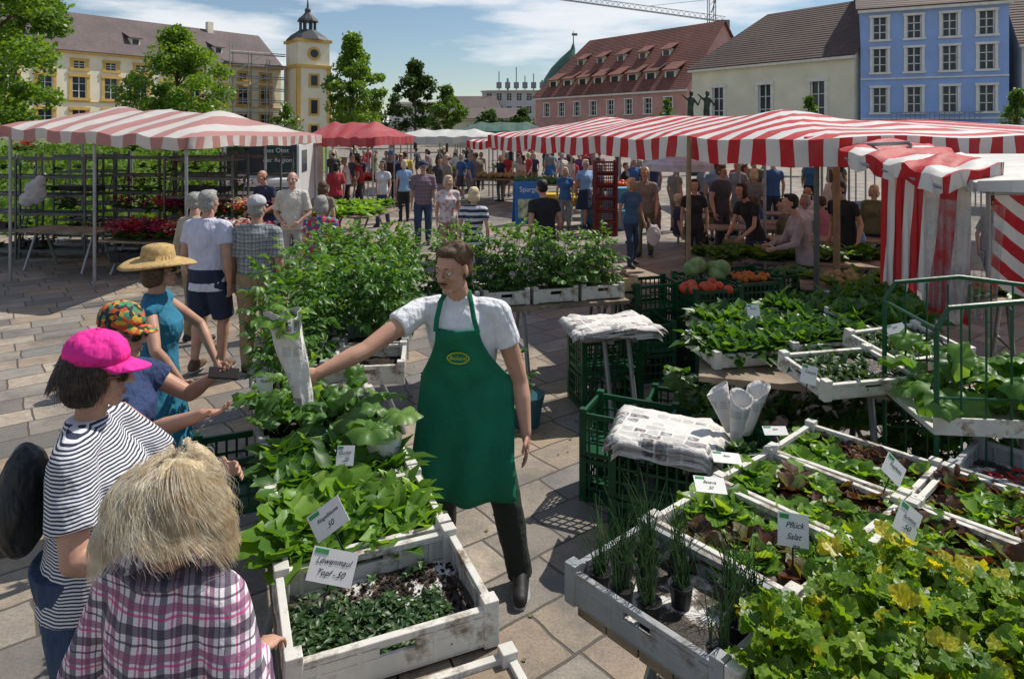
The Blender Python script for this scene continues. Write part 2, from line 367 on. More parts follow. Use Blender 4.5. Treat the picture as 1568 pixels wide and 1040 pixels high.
def building(name,p0,p1,H,D,ridge,wm,rm,rows,trm,trim=.18,hip=(0,0),dorm=(),dm=None,chim=()):
    E=empty(name); wall,gl,fr,tr,rf,dr=MB(),MB(),MB(),MB(),MB(),MB()
    W=math.dist(p0,p1); holes=[]
    for (z,h,wd,n,mg) in rows:
        for i in range(n):
            x=mg+(W-2*mg)*(i+.5)/n; holes.append((x-wd/2,x+wd/2,z,z+h))
    P,u,n,W,rot=facade(wall,gl,fr,tr,p0,p1,H,holes,trim=trim)
    wall.add([P(0,0),P(0,H),P(0,H,D),P(0,0,D)],[(0,1,2,3)]); wall.add([P(W,0),P(W,0,D),P(W,H,D),P(W,H)],[(0,1,2,3)])
    wall.add([P(0,0,D),P(W,0,D),P(W,H,D),P(0,H,D)],[(0,1,2,3)])
    e=.6; a,b_=hip
    if not a: wall.add([P(0,H),P(0,H,D),P(0,ridge-.2,D/2)],[(0,1,2)])
    if not b_: wall.add([P(W,H),P(W,H,D),P(W,ridge-.2,D/2)],[(0,1,2)])
    v=[P(-e*.6,H-.15,-e),P(W+e*.6,H-.15,-e),P(W+e*.6,H-.15,D+e),P(-e*.6,H-.15,D+e),P(a-e*.6*(a==0),ridge,D/2),P(W-b_+e*.6*(b_==0),ridge,D/2)]
    rf.add(v,[(0,1,5,4),(2,3,4,5)]+([(3,0,4)] if a else [])+([(1,2,5)] if b_ else []))
    tr.box(P(W/2,H-.3,-.25),(W+.4,.5,.35),rot)
    for z in [r[0]-.55 for r in rows[:-1]]: tr.box(P(W/2,z,-.06),(W,.14,.12),rot)
    sl=(ridge-H)/(D/2)
    for (row,nn,wd,hh,mg) in dorm:
        for i in range(nn):
            x=mg+(W-2*mg)*(i+.5)/nn; dd=(row)*(D/2); z=H+sl*dd
            dr.box(P(x,z+hh/2,dd+hh/2/sl),(wd,hh/sl+.1,hh),rot); gl.box(P(x,z+hh/2,dd-.02),(wd*.7,.1,hh*.6),rot)
            rf.add([P(x-wd*.7,z+hh*.95,dd-.4),P(x+wd*.7,z+hh*.95,dd-.4),P(x+wd*.7,z+hh*1.9,dd+hh*1.8/sl),P(x-wd*.7,z+hh*1.9,dd+hh*1.8/sl)],[(0,1,2,3)])
    for x,dd in chim: dr.box(P(x,ridge,dd),(1,.8,2.4),rot)
    wall.obj('walls',wm,E); gl.obj('glass',glass,E); fr.obj('window_frames',white,E); tr.obj('trim',trm,E); rf.obj('roof',rm,E,solid=.12)
    if dr.v: dr.obj('dormers',dm or wm,E)
    return E,P,rot
def roofm(name,c1,c2,s=1):
    m,nt,b=newmat(name); cc=tco(nt); a=noise(nt,cc,2.2,6,.75); f=noise(nt,cc,.25,3)
    c=ramp(nt,a,[(.3,c1),(.7,c2)]); c=mixc(nt,ramp(nt,f,[(.4,0.0),(.7,.5)]),c,tuple(x*.5 for x in c1))
    wv=nd(nt,'ShaderNodeTexWave',{'Scale':1.3,'Distortion':.3},bands_direction='Z'); nt.links.new(cc,wv.inputs[0])
    c=mixc(nt,ma(nt,'MULTIPLY',wv.outputs[1],.3),c,tuple(x*.5 for x in c1))
    nt.links.new(c,b.inputs[0]); b.inputs['Roughness'].default_value=.8; bump(nt,b,wv.outputs[1],.5,.08); return m
r_red=roofm('red_tile_roof',(.14,.05,.035),(.29,.10,.07)); r_br=roofm('brown_tile_roof',(.075,.05,.04),(.15,.09,.075)); r_dk=roofm('palace_tile_roof',(.10,.075,.075),(.18,.135,.13))
w_cream=M('cream_plaster',(.80,.74,.56),.85,.06,.6,.1); w_ochre=M('ochre_trim',(.62,.40,.11),.8,.1,1,.1)
w_pink=M('pink_plaster',(.56,.31,.27),.85,.1,.6,.1); w_beige=M('beige_plaster',(.74,.70,.54),.85,.08,.5,.1,dirt=(.5,.47,.38),dsc=.4,dth=.6)
w_blue=M('blue_plaster',(.29,.43,.75),.85,.06,.6,.1); w_grey=M('grey_plaster',(.6,.6,.6),.85,.08,.5,.1)
building('baroque_palace',(-69.4,82.5),(-40.6,120),14,15,20.3,w_cream,r_dk,[(3.0,2.7,1.8,11,1),(7.4,2.9,1.8,11,1),(11.5,1.0,1.5,11,1)],w_ochre,.4,dorm=((.25,3,1.3,1.2,4),),chim=((38,7),))
building('pink_town_house',(3.6,104),(20.9,82),8.0,15,16.8,w_pink,r_red,[(1.2,1.6,1.1,8,1),(5.0,1.9,1.15,8,1)],white,.16,hip=(4,0),dorm=((.12,8,1.7,1.4,1.5),(.5,5,1.3,1.1,4)),dm=w_beige)
building('beige_gabled_hall',(18.6,70.5),(28.6,57.1),9.2,13,14.8,w_beige,r_br,[(3.6,3.4,1.3,3,.6)],white,.3,hip=(4.5,0))
E,P,rot=building('blue_town_house',(29.1,57),(38.3,52.6),12.9,12,16.5,w_blue,r_br,[(.6,2.2,1.3,4,.2),(4.2,2.0,1.05,4,.2),(7.5,1.9,1.05,4,.2),(10.2,1.8,1.05,4,.2)],white,.2)
q=MB()
for i in range(19): q.tube(P(2.2+i*.33,3.2,-1.1),P(2.2+i*.33,4.1,-1.1),.035,n=5)
q.box(P(5.2,4.12,-1.1),(6.3,.1,.07),rot); q.box(P(5.2,3.12,-.6),(6.3,1.1,.16),rot); q.obj('balcony',M('balcony_iron',(.25,.28,.34),.5),E)
ink=M('ink',(.03,.03,.05))
building('white_town_house',(39.0,52.2),(50,47),9.5,12,15,w_grey,r_br,[(4,1.8,1.1,4,.4),(7,1.6,1.1,4,.4)],white,.15)
for i,(x,y,wd,h,rg,mt) in enumerate([(-27,150,11,9,9.6,w_grey),(-16,152,13,8,11,w_grey),(-7,160,22,12.5,12.9,w_grey),(-14,128,16,5.4,7.4,w_cream),(9,150,8,11,13.5,w_grey)]):
    building('distant_office_block' if i!=3 else 'distant_row_house',(x,y),(x+wd,y-1),h,10,rg,mt,r_dk,[(k*3+1.2,1.6,1.3,max(3,int(wd/2.4)),.5) for k in range(int(h/3))],white,0,hip=(1,1))
q=MB(); 
for x,hh in ((-3,4),(-1,2.4),(1,5),(3,3),(5,3.5),(7,2)): q.tube((x,158,12.5),(x,158,12.8+hh),.25 if hh<3 else .12,n=6); q.box((x,158,13.6),(1.2,1,1.4))
q.obj('rooftop_vents',M('vent_metal',(.25,.26,.28),.5))
E=empty('copper_roofed_turret'); q=MB(); q.loft([(6.9,110,0,2.3,2.3),(6.9,110,8,2.3,2.3)],16); q.obj('drum',w_beige,E)
q=MB(); q.loft([(6.9,110,7.9,2.7,2.7),(7.0,110,9.5,2.4,2.4),(7.4,110,11.3,2.2,2.2),(8.1,110,13,1.8,1.8),(9.0,110,14.6,1.2,1.2),(9.8,110,16,.4,.4),(9.9,110,17,.1,.1),(9.9,110,19,.04,.04)],16); q.box((10.1,110,18.4),(.9,.06,.4)); q.obj('roof',M('copper_patina',(.08,.17,.13),.6,.2,.6),E,smooth=True)
E=empty('palace_clock_tower'); tx,ty=-35.6,119; A=math.radians(38)
Rm=Matrix.Rotation(A,3,'Z'); q=MB(); q.box((tx,ty,9.2),(5.6,5.6,18.4),Rm); q.obj('shaft',w_cream,E)
q=MB()
for z in (13.9,18.3): q.box((tx,ty,z),(6.3,6.3,.5),Rm)
for sx in (-1,1):
    for sy in (-1,1): q.box(Vector((tx,ty,8.9))+Rm@Vector((sx*2.7,sy*2.7,0)),(.6,.6,9.4),Rm)
for fx,fy in ((0,-1),(1,0)):
    d=Rm@Vector((fx*2.85,fy*2.85,0)); 
    for z,wd,h in ((11.5,1.9,2.4),(7,1.9,3),(2.8,1.9,2.6)): q.box(Vector((tx,ty,z))+d,(wd if fx==0 else .14,.14 if fx==0 else wd,h),Rm)
q.obj('ochre_trim',w_ochre,E)
q=MB(); q2=MB()
for fx,fy in ((0,-1),(1,0)):
    for z,wd,h in ((11.5,1.1,1.7),(7,1.1,2.3),(2.8,1.1,2)): d=Rm@Vector((fx*2.93,fy*2.93,0)); q.box(Vector((tx,ty,z))+d,(wd if fx==0 else .14,.14 if fx==0 else wd,h),Rm)
    d=Rm@Vector((fx*2.82,fy*2.82,0)); dn=Rm@Vector((fx,fy,0))
    q2.tube(Vector((tx,ty,16.1))+d,Vector((tx,ty,16.1))+d+dn*.15,1.15,n=24); q.tube(Vector((tx,ty,16.1))+d+dn*.15,Vector((tx,ty,16.1))+d+dn*.2,.7,n=24)
q.obj('windows',glass,E); q2.obj('clock_face',w_ochre,E)
q=MB(); q.loft([(tx,ty,18.5,3.9,3.9),(tx,ty,19.2,3.2,3.2),(tx,ty,20.0,2.0,2.0),(tx,ty,20.4,1.5,1.5)],8); q.loft([(tx,ty,21.9,1.9,1.9),(tx,ty,22.3,1.7,1.7),(tx,ty,23,.9,.9),(tx,ty,23.5,.5,.5),(tx,ty,24,.55,.55),(tx,ty,24.4,.2,.2),(tx,ty,26.3,.04,.04)],8)
for k in range(8): a=k*pi/4; q.box((tx+1.3*math.cos(a),ty+1.3*math.sin(a),21.1),(.3,.3,1.6))
q.obj('lantern_and_spire',M('slate',(.06,.065,.07),.5),E)
q=MB(); 
for i in range(4):
    for k in range(2): q.tube((-46+i*2.3,112.5+i*2-k*1.2,0),(-46+i*2.3,112.5+i*2-k*1.2,17-i),.09,n=5)
for z in range(2,17,2):
    q.tube((-46,111.6,z),(-39,117.6,z),.08,n=4); q.box((-42.6,114.9,z-.3),(9,1,.12),Matrix.Rotation(.72,3,'Z'))
for z in range(0,14,4): q.tube((-46,111.3,z),(-41.4,115.3,z+4),.06,n=4)
q.obj('scaffolding',M('scaffold_steel',(.35,.34,.32),.5,metal=.3))
E=empty('tower_crane'); q=MB(); a=Vector((6,150,32.6)); b_=Vector((47,150,27.0)); N=34
for i in range(N):
    p=a.lerp(b_,i/N);p2=a.lerp(b_,(i+1)/N)
    for o in (Vector((0,0,0)),Vector((0,.9,0)),Vector((0,.45,1.2))): q.tube(p+o,p2+o,.09,n=4)
    q.tube(p,p2+Vector((0,.45,1.2)),.05,n=3); q.tube(p2+Vector((0,.9,0)),p+Vector((0,.45,1.2)),.05,n=3)
q.obj('jib',M('crane_steel',(.22,.23,.24),.5),E)
q=MB(); cx,cy=44,150.5
for i in range(20):
    z=i*1.6
    for sx,sy in ((-.7,-.7),(.7,-.7),(.7,.7),(-.7,.7)): q.tube((cx+sx,cy+sy,z),(cx+sx,cy+sy,z+1.6),.1,n=4)
    q.tube((cx-.7,cy-.7,z),(cx+.7,cy-.7,z+1.6),.06,n=3)
q.box((46.5,150.5,26.5),(2.6,1.4,1.8)); q.tube((44,150.5,32),(30,150.5,30.5),.05,n=3); q.tube((44,150.5,32),(16,150.5,32.5),.05,n=3); q.tube((44,150.5,29),(46,150.5,36),.12,n=4)
q.obj('mast',MC['crane_steel'],E)
# ---------------- trees
bark=M('bark',(.10,.075,.05),.9,.3,4,.6,.03)
def tree(name,x,y,h,rw,z0,lm,n=9000,ls=.35,seed=0,conic=False,z=0):
    rs=np.random.RandomState(seed); E=empty(name,(x,y,z)); q=MB()
    q.path([(0,0,0),(.05,0,z0*.7),(0,.1,h*.6),(0,0,h*.9)],[h*.022,h*.017,h*.010,.02],8)
    nc=60; C=[]
    for i in range(nc):
        f=rs.rand()**.8; zz=z0+(h-z0)*f; 
        prof=(math.sin(min(1,f*1.05+.12)*pi)**.55)
        rr=rw*prof*math.sqrt(rs.rand())*(.9+.3*rs.rand()); a=rs.rand()*6.28
        C.append((rr*math.cos(a),rr*math.sin(a),zz))
        if i%3==0: q.path([(0,0,max(z0*.6,zz-(h-z0)*.25)),(rr*.5*math.cos(a),rr*.5*math.sin(a),zz-(h-z0)*.1),C[-1]],[h*.007,h*.004,.01],5)
    q.obj('trunk',bark,E,smooth=True)
    C=np.array(C); k=rs.randint(0,nc,n); cr=rw*.27*(.5+.8*rs.rand(nc)[k]); d=rs.randn(n,3); d/=np.linalg.norm(d,axis=1)[:,None]
    P_=C[k]+d*(cr*(rs.rand(n)**.4))[:,None]*np.array([1,1,.7]); P_[:,2]=np.maximum(P_[:,2],z0*.8)
    fb=FB(); fb.add(T_TRI,P_,rs.rand(n)*6.3,rs.randn(n)*.7,rs.randn(n)*.7,ls*(.5+.7*rs.rand(n)),np.clip(rs.rand(nc)[k]*.6+.4*rs.rand(n),0,1)); fb.obj('crown',lm,E); return E
L_br=leafmat('leaf_bright',(.09,.18,.025),(.19,.33,.05),trans=.42); L_mid=leafmat('leaf_mid',(.06,.14,.025),(.13,.24,.045),trans=.42); L_dk=leafmat('leaf_dark',(.03,.07,.016),(.07,.14,.03),trans=.3)
tree('plane_tree',-29.5,60,11.4,4.7,3,L_br,16000,.32,1); tree('plane_tree',-16.4,70,12.4,3.3,2,L_br,13000,.33,2)
tree('linden_tree',-15.6,110,13.6,4.3,3,L_dk,10000,.5,3); tree('linden_tree',-8.6,90,8.4,2.7,2,L_mid,7000,.35,4)
tree('maple_tree',-19.6,25,9.5,3.6,3.0,L_br,20000,.2,5)
tree('young_tree',17.4,40,4.6,.8,1.6,L_mid,1800,.18,6); tree('young_tree',22.2,30,4.3,.9,1.2,L_mid,2500,.16,7)
tree('young_tree',.6,62,3.9,.9,1.4,L_dk,1200,.22,8); tree('young_tree',13.6,60,5.4,1.0,1.6,L_mid,1500,.22,9); tree('young_tree',-20.5,62,5.0,1.6,1,L_mid,1500,.25,10)
for i,(x,y,h,r) in enumerate([(-31,130,9,4),(-23,112,7,4),(-4,120,6,4),(2,125,6.5,3)]): tree('park_tree',x,y,h,r,1,L_dk,3000,.6,20+i)
# ---------------- canopies
def stripem(name,ca,cb,per=.36,trans=.3):
    m,nt,b=newmat(name); uv=tco(nt,'UV'); x=nd(nt,'ShaderNodeSeparateXYZ',{0:uv}).outputs[0]
    g=ma(nt,'GREATER_THAN',ma(nt,'FRACT',ma(nt,'DIVIDE',x,per)),.5); c=mixc(nt,g,ca,cb)
    co_=tco(nt); d=noise(nt,co_,1.5,5,.6); c=mixc(nt,ramp(nt,d,[(.45,0.0),(.85,.35)]),c,(.35,.3,.28))
    nt.links.new(c,b.inputs[0]); b.inputs['Roughness'].default_value=.6; bump(nt,b,noise(nt,co_,3,3),.5,.05); add_trans(nt,b,c,trans); return m
RW=stripem('red_white_awning',(.56,.010,.016),(.80,.78,.75)); RWp=stripem('sunlit_tint_awning',(.50,.24,.22),(.68,.64,.60),.5,.3)  # RWp: paleness of sun shining through the cloth is painted into its stripes
REDc=stripem('red_awning',(.42,.04,.05),(.46,.08,.08),.6); WHc=stripem('white_awning',(.6,.6,.58),(.68,.67,.64),.8,.25); BLc=stripem('blue_awning',(.04,.2,.42),(.05,.25,.5),.8); GRc=stripem('green_awning',(.05,.12,.09),(.07,.15,.11),.8)
steel=M('galvanised_steel',(.32,.33,.34),.4,.15,5,.1,metal=.5)
def canopy(name,C,ze,rise,mat,val=.24,posts=True,zc=None,mode='hip'):
    E=empty(name); C=[Vector((*c,0)) for c in C]; nu,nv=32,14; vs=[];uv=[]
    L=(C[1]-C[0]).length; zc=zc or [ze]*4
    for j in range(nv+1):
        for i in range(nu+1):
            s,t=i/nu,j/nv; p=(C[0]*(1-s)+C[1]*s)*(1-t)+(C[3]*(1-s)+C[2]*s)*t
            z=(zc[0]*(1-s)+zc[1]*s)*(1-t)+(zc[3]*(1-s)+zc[2]*s)*t
            k=min(1,min(t,1-t)*2.2, (min(s,1-s)*4.5) if mode=='hip' else 9)
            sag=-.06*abs(math.sin(s*pi*4))*(1-abs(2*t-1))+.015*math.sin(s*37+t*9)-.04*abs(math.sin(s*pi*4))*(t in(0,1))
            vs.append((p.x,p.y,z+rise*k+sag)); uv.append((s*L,t))
    fs=[]
    for j in range(nv):
        for i in range(nu): a=j*(nu+1)+i; fs.append((a,a+1,a+nu+2,a+nu+1))
    ring=[(i,0) for i in range(nu)]+[(nu,j) for j in range(nv)]+[(i,nv) for i in range(nu,0,-1)]+[(0,j) for j in range(nv,-1,-1)]
    acc=0; base=len(vs); prev=None
    for k,(i,j) in enumerate(ring):
        p=Vector(vs[j*(nu+1)+i]); 
        if prev is not None: acc+=(p-prev).length
        prev=p; u_=uv[j*(nu+1)+i][0] if j in(0,nv) else acc
        vs.append(tuple(p)); uv.append((u_,0)); vs.append((p.x+.03*math.sin(k*1.3),p.y+.03*math.sin(k*1.7),p.z-val-.035*abs(math.sin(k*.8)))); uv.append((u_,1))
    for k in range(len(ring)-1): a=base+2*k; fs.append((a,a+1,a+3,a+2))
    me=bpy.data.meshes.new('cloth'); me.from_pydata(vs,[],fs); me.materials.append(mat)
    ul=me.uv_layers.new(name='UVMap')
    for l in me.loops: ul.data[l.index].uv=uv[l.vertex_index]
    for p in me.polygons: p.use_smooth=True
    o=link(bpy.data.objects.new('cloth',me)); o.parent=E
    q=MB(); cen=sum(C,Vector())/4
    for i,c in enumerate(C):
        p=c.lerp(cen,.05); nx_=C[(i+1)%4].lerp(cen,.05); z=zc[i]-.1
        if posts: q.tube((p.x,p.y,0),(p.x,p.y,z),.025)
        q.tube((p.x,p.y,z),(nx_.x,nx_.y,zc[(i+1)%4]-.1),.018); q.tube((p.x,p.y,z),(cen.x,cen.y,z+rise),.018)
        mid=(p+nx_)/2
        if posts and (p-nx_).length>3: q.tube((mid.x,mid.y,0),(mid.x,mid.y,z),.025)
    q.obj('frame',steel,E); return E
canopy('added_shade_canopy',[(-.5,14),(2.9,6.1),(5.66,7.3),(2.26,15.2)],2.45,.32,RW,zc=[2.42,2.42,2.42,2.45],posts=False)
canopy('added_shade_canopy',[(2.78,6.5),(3.25,5.1),(3.75,5.2),(4.1,7.0)],2.3,.05,RW,zc=[2.42,2.14,2.22,2.40],posts=False,val=.11)
canopy('added_shade_canopy',[(5.7,8.0),(9.4,9.4),(7.6,16.5),(3.0,16)],2.45,.25,RW,val=.2)  # added canopy, hidden behind the first one, to shade the crowd
canopy('sunlit_tint_canopy',[(-8.4,11.2),(-4.85,10.2),(-4.6,16.5),(-9.4,16.8)],2.5,.45,RWp,zc=[2.58,2.40,2.40,2.58],val=.16)  # cloth with the sunlit paleness put into its stripe colours
canopy('red_market_canopy',[(-6.4,21),(-4.0,19.8),(-3.6,25),(-7,25.5)],2.35,.5,REDc)
canopy('white_market_canopy',[(-5,28),(-.8,26.5),(-.2,31),(-5,32)],2.35,.3,WHc); canopy('striped_far_canopy',[(-1.6,24),(1.8,20),(3.6,22),(0,27)],2.2,.25,RW)
canopy('green_market_canopy',[(-3,36),(2,36),(2,40),(-3,40)],2.6,.5,GRc); canopy('white_market_canopy',[(7.5,14),(12.5,12),(13,16),(8,18)],2.2,.3,WHc)
canopy('blue_market_canopy',[(11,22),(15.5,21),(16,25),(11,26)],1.95,.35,BLc); canopy('white_market_canopy',[(3.5,5.9),(3.45,5.05),(8.5,4.7),(8.5,6.8)],2.1,.08,WHc,zc=[2.26,2.11,2.10,2.24],posts=False,val=.06)
canopy('terracotta_canopy',[(15,20),(19,19),(19,23),(15,24)],1.95,.25,stripem('terracotta_awning',(.5,.25,.16),(.52,.28,.18)))
canopy('white_market_canopy',[(6,20),(10,19),(10.5,23),(6,24)],1.95,.3,WHc)
pw=M('pole_wood',(.30,.20,.11),.7)
q=MB(); q.path([(2.03,7.9,0),(2.05,7.9,2.4)],[.03,.027],8); q.obj('canopy_pole',pw)
q=MB(); q.path([(2.9,6.5,0),(2.9,6.5,2.4)],[.03,.027],8); q.obj('canopy_pole',M('dark_steel',(.10,.10,.10),.5,metal=.4))
q=MB(); q.path([(3.9,8.2,0),(3.9,8.2,2.4)],[.045,.04],8); q.obj('canopy_pole',pw)
q=MB(); q.path([(4.7,8.0,0),(4.7,8.0,2.4)],[.045,.04],8); q.obj('canopy_pole',MC['dark_steel'])
def curtain(name,pts,zt,zb,mat,amp=.05,lean=.25,shear=.35):
    vs=[];uv=[];fs=[];n=70; P_=[Vector(p) for p in pts]
    seg=[(P_[i+1]-P_[i]).length for i in range(len(P_)-1)]; T=sum(seg)
    for i in range(n+1):
        d=T*i/n; k=0
        while k<len(seg)-1 and d>seg[k]: d-=seg[k]; k+=1
        p=P_[k].lerp(P_[k+1],min(1,d/seg[k])); zt_=zt[0]+(zt[1]-zt[0])*i/n; zb_=zb[0]+(zb[1]-zb[0])*i/n
        for j in range(9):
            t=j/8; a=amp*(0.3+t)*(math.sin(i*.8+t)+.5*math.sin(i*1.9+2*t)); vs.append((p.x+a*.3+lean*t*(i/n),p.y+a,zt_+(zb_-zt_)*t)); uv.append((T*i/n+t*shear,t))
    for i in range(n):
        for j in range(8): a=i*9+j; fs.append((a,a+1,a+10,a+9))
    me=bpy.data.meshes.new(name); me.from_pydata(vs,[],fs); me.materials.append(mat); ul=me.uv_layers.new(name='UVMap')
    for l in me.loops: ul.data[l.index].uv=uv[l.vertex_index]
    for p in me.polygons: p.use_smooth=True
    return link(bpy.data.objects.new(name,me))
cs=stripem('curtain_stripes',(.56,.012,.02),(.8,.78,.76),.24,.25)
curtain('striped_side_curtain',[(3.3,6.1),(3.32,5.5),(3.6,5.35)],(2.12,2.1),(1.0,.95),cs,.03,0,.1)
curtain('striped_front_curtain',[(3.75,5.3),(4.3,5.15),(6.3,5.05)],(2.06,2.08),(1.25,.55),cs,.06,.3,-.9)
m,nt,b=newmat('plastic_film'); b.inputs['Base Color'].default_value=(.4,.4,.4,1); b.inputs['Roughness'].default_value=.12
f_=noise(nt,tco(nt),7,4); bump(nt,b,f_,1,.08); tr=nt.nodes.new('ShaderNodeBsdfTransparent'); mx=nt.nodes.new('ShaderNodeMixShader'); nt.links.new(ramp(nt,f_,[(.35,.9),(.7,.35)]),mx.inputs[0]); nt.links.new(b.outputs[0],mx.inputs[1]); nt.links.new(tr.outputs[0],mx.inputs[2]); nt.links.new(mx.outputs[0],nt.nodes['Material Output'].inputs[0])
curtain('clear_plastic_sheet',[(3.25,5.35),(3.75,5.18)],(1.95,1.9),(1.1,1.0),m,.04,-.1,0)
# ---------------- crates, tables
dirtyw=M('dirty_white_plastic',(.62,.60,.54),.55,.14,6,.25,.003,dirt=(.20,.15,.10),dsc=6,dth=.53); greyp=M('grey_plastic',(.30,.31,.31),.5,.12,6,.2,dirt=(.15,.12,.09),dsc=6)
greenp=M('green_plastic',(.008,.075,.03),.4,.2,5,.1,dirt=(.05,.055,.035),dsc=5,dth=.6); soil=M('soil',(.03,.02,.014),.95,.4,30,1,.02,60)
wood=M('weathered_wood',(.26,.20,.14),.8,.25,5,.4,dirt=(.10,.08,.06)); blackp=M('black_pot',(.018,.018,.02),.5,.2,10,.1)
m,nt,b=newmat('soil_scattered_liner'); cc=tco(nt); a=noise(nt,cc,5.5,8,.74); g=ramp(nt,a,[(.46,(.64,.63,.60)),(.50,(.16,.12,.085)),(.55,(.03,.022,.016))]); nt.links.new(g,b.inputs[0]); bump(nt,b,a,.8,.03); liner=m
m,nt,b=newmat('perlite_soil'); cc=tco(nt); a=noise(nt,cc,110,2,.5); g=ramp(nt,a,[(.60,(.035,.024,.016)),(.66,(.5,.48,.45))]); nt.links.new(g,b.inputs[0]); bump(nt,b,noise(nt,cc,50,4),1,.02); psoil=m
def crate(name,x,y,z,w,d,h,rz,rx=0,mat=None,fill=None,fz=.03,lat=False):
    E=empty(name,(x,y,z),rz,1,rx); q=MB(); t=.014
    q.box((0,0,.006),(w-.002,d-.002,.012))
    for (L,ax,sg) in ((w,0,1),(w,0,-1),(d,1,1),(d,1,-1)):
        def B(cx,cz,lx,lz,th=t,out=0):
            off=((d if ax==0 else w)/2-th/2-.001+out)*sg
            if ax==0: q.box((cx,off,cz),(lx,th,lz))
            else: q.box((off,cx,cz),(th,lx,lz))
        LL=L-(0 if ax==0 else 2*t+.004)
        if lat:
            B(0,.02,LL,.03); B(0,h-.02,LL,.035,t*1.5)
            n=int(L/.055)
            for i in range(n+1): B(-LL/2+.01+(LL-.02)*i/n,h/2,.014,h-.06,t*.8)
            for zz in (h*.33,h*.62): B(0,zz,LL,.016,t*.7)
        else:
            hw=.11
            B(0,h*.30,LL,h*.56); B(-(LL/2+hw/2)/2,h*.73,LL/2-hw/2,h*.30); B((LL/2+hw/2)/2,h*.73,LL/2-hw/2,h*.30); B(0,h-.012,LL,.024,t*1.9)
            for s_ in (-.36,-.18,.18,.36): B(LL*s_,h*.45,.016,h*.82,t*1.7,.002)
    for sx in (-1,1):
        for sy in (-1,1):
            q.box((sx*(w/2-.022),sy*(d/2-.022),h/2+.008),(.05,.05,h+.03))
    q.obj('shell',mat or dirtyw,E,bev=.003)
    if fill:
        f=MB(); n=16
        for j in range(n+1):
            for i in range(n+1): f.v.append(((i/n-.5)*(w-.04),(j/n-.5)*(d-.04),fz+(R.random()*.006 if fill is liner else R.random()*.014)))
        for j in range(n):
            for i in range(n): a_=j*(n+1)+i; f.f.append((a_,a_+1,a_+n+2,a_+n+1))
        f.obj('bed',fill,E,smooth=True)
    return E
def grid(w,d,nx,ny,jit=.01):
    for j in range(ny):
        for i in range(nx): yield ((i+.5)/nx-.5)*(w-.05)+R.uniform(-jit,jit),((j+.5)/ny-.5)*(d-.05)+R.uniform(-jit,jit)
def pots(E,pts,r=.045,h=.08,z=.03):
    q=MB(); s_=MB()
    for x,y in pts: q.path([(x,y,z),(x,y,z+h),(x,y,z+h),(x,y,z+h-.012)],[r*.75,r,r*1.08,r*.9],12); s_.path([(x,y,z+h-.02),(x,y,z+h-.006)],[r*.9,r*.9],12)
    q.obj('pots',blackp,E,smooth=False); s_.obj('pot_soil',soil,E)
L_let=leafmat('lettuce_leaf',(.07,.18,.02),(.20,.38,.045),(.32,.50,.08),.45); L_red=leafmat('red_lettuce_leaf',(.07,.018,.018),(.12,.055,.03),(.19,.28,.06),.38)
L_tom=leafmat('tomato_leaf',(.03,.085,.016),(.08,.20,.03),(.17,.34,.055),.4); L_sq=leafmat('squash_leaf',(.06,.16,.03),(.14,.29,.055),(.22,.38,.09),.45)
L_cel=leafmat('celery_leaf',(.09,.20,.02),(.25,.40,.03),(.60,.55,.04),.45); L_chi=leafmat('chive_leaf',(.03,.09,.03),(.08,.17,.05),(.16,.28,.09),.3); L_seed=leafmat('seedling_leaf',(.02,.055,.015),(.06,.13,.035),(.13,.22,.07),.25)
def table(name,p0,p1,w,z,nleg=3,mat=None):
    E=empty(name); q=MB(); a=Vector((*p0,0));b_=Vector((*p1,0)); u=(b_-a).normalized(); n=Vector((-u.y,u.x,0)); L=(b_-a).length; rot=Matrix((u,n,Vector((0,0,1)))).transposed()
    k=4
    for i in range(k): q.box((a+b_)/2+n*((i+.5)/k-.5)*w+Vector((0,0,z-.02)),(L,w/k-.008,.035),rot)
    q.obj('planks',mat or wood,E); q=MB()
    for i in range(nleg):
        c=a+u*(.25+(L-.5)*i/max(1,nleg-1))
        for s in (-1,1): q.tube(c+n*s*w*.12+Vector((0,0,z-.05)),c+n*s*w*.48,.022)
        q.tube(c-n*w*.33+Vector((0,0,z*.4)),c+n*w*.33+Vector((0,0,z*.4)),.015); q.box(c+Vector((0,0,z-.055)),(.05,w*.9,.04),rot)
    q.obj('trestles',steel,E); return E
A0=math.radians(23); V=Vector((-math.sin(A0),math.cos(A0))); cA=Vector((-.43,2.25)); CR=[cA+V*.49*i for i in range(5)]
table('plant_table',tuple(cA-V*.7),tuple(CR[4]+V*.3),.66,.83,4)
def fobj(name,fb,mat,E): 
    o=fb.obj(name,mat); o.location=E.location; o.rotation_euler=E.rotation_euler; return o
E=crate('seedling_crate',CR[0].x,CR[0].y,.84,.64,.47,.115,A0,fill=liner,fz=.02)
fb=FB()
for i in range(480):
    x=R.uniform(-.29,.29);y=R.uniform(-.21,.2)
    if y>.05-.35*x+R.uniform(-.03,.03) and not(R.random()<.04): continue
    if x>.2 : continue
    p_lettuce(fb,x,y,.03+R.random()*.025,.034,7,T_OV,(.1,1.1))
fobj('snapdragon_seedlings',fb,L_seed,E)
q=MB()
for i in range(1100):
    x=R.gauss(.1,.15);y=R.gauss(.07,.10)
    if abs(x)<.29 and abs(y)<.2: r=R.random()**3*.011+.002; q.ell((x,y,.024+r*.4),(r,r*R.uniform(.6,1.2),r*.7),n=5,k=4)
o=q.obj('soil_crumbs',soil); o.location=E.location; o.rotation_euler=E.rotation_euler
E=crate('seedling_crate',CR[0].x-V.x*.5+.03,CR[0].y-V.y*.5,.73,.64,.47,.115,A0,fill=psoil,fz=.04); fb=FB()
for x,y in grid(.6,.43,6,4): 
    if R.random()<.7: p_lettuce(fb,x,y,.05,.06,7,T_OV)
fobj('seedlings',fb,L_seed,E)
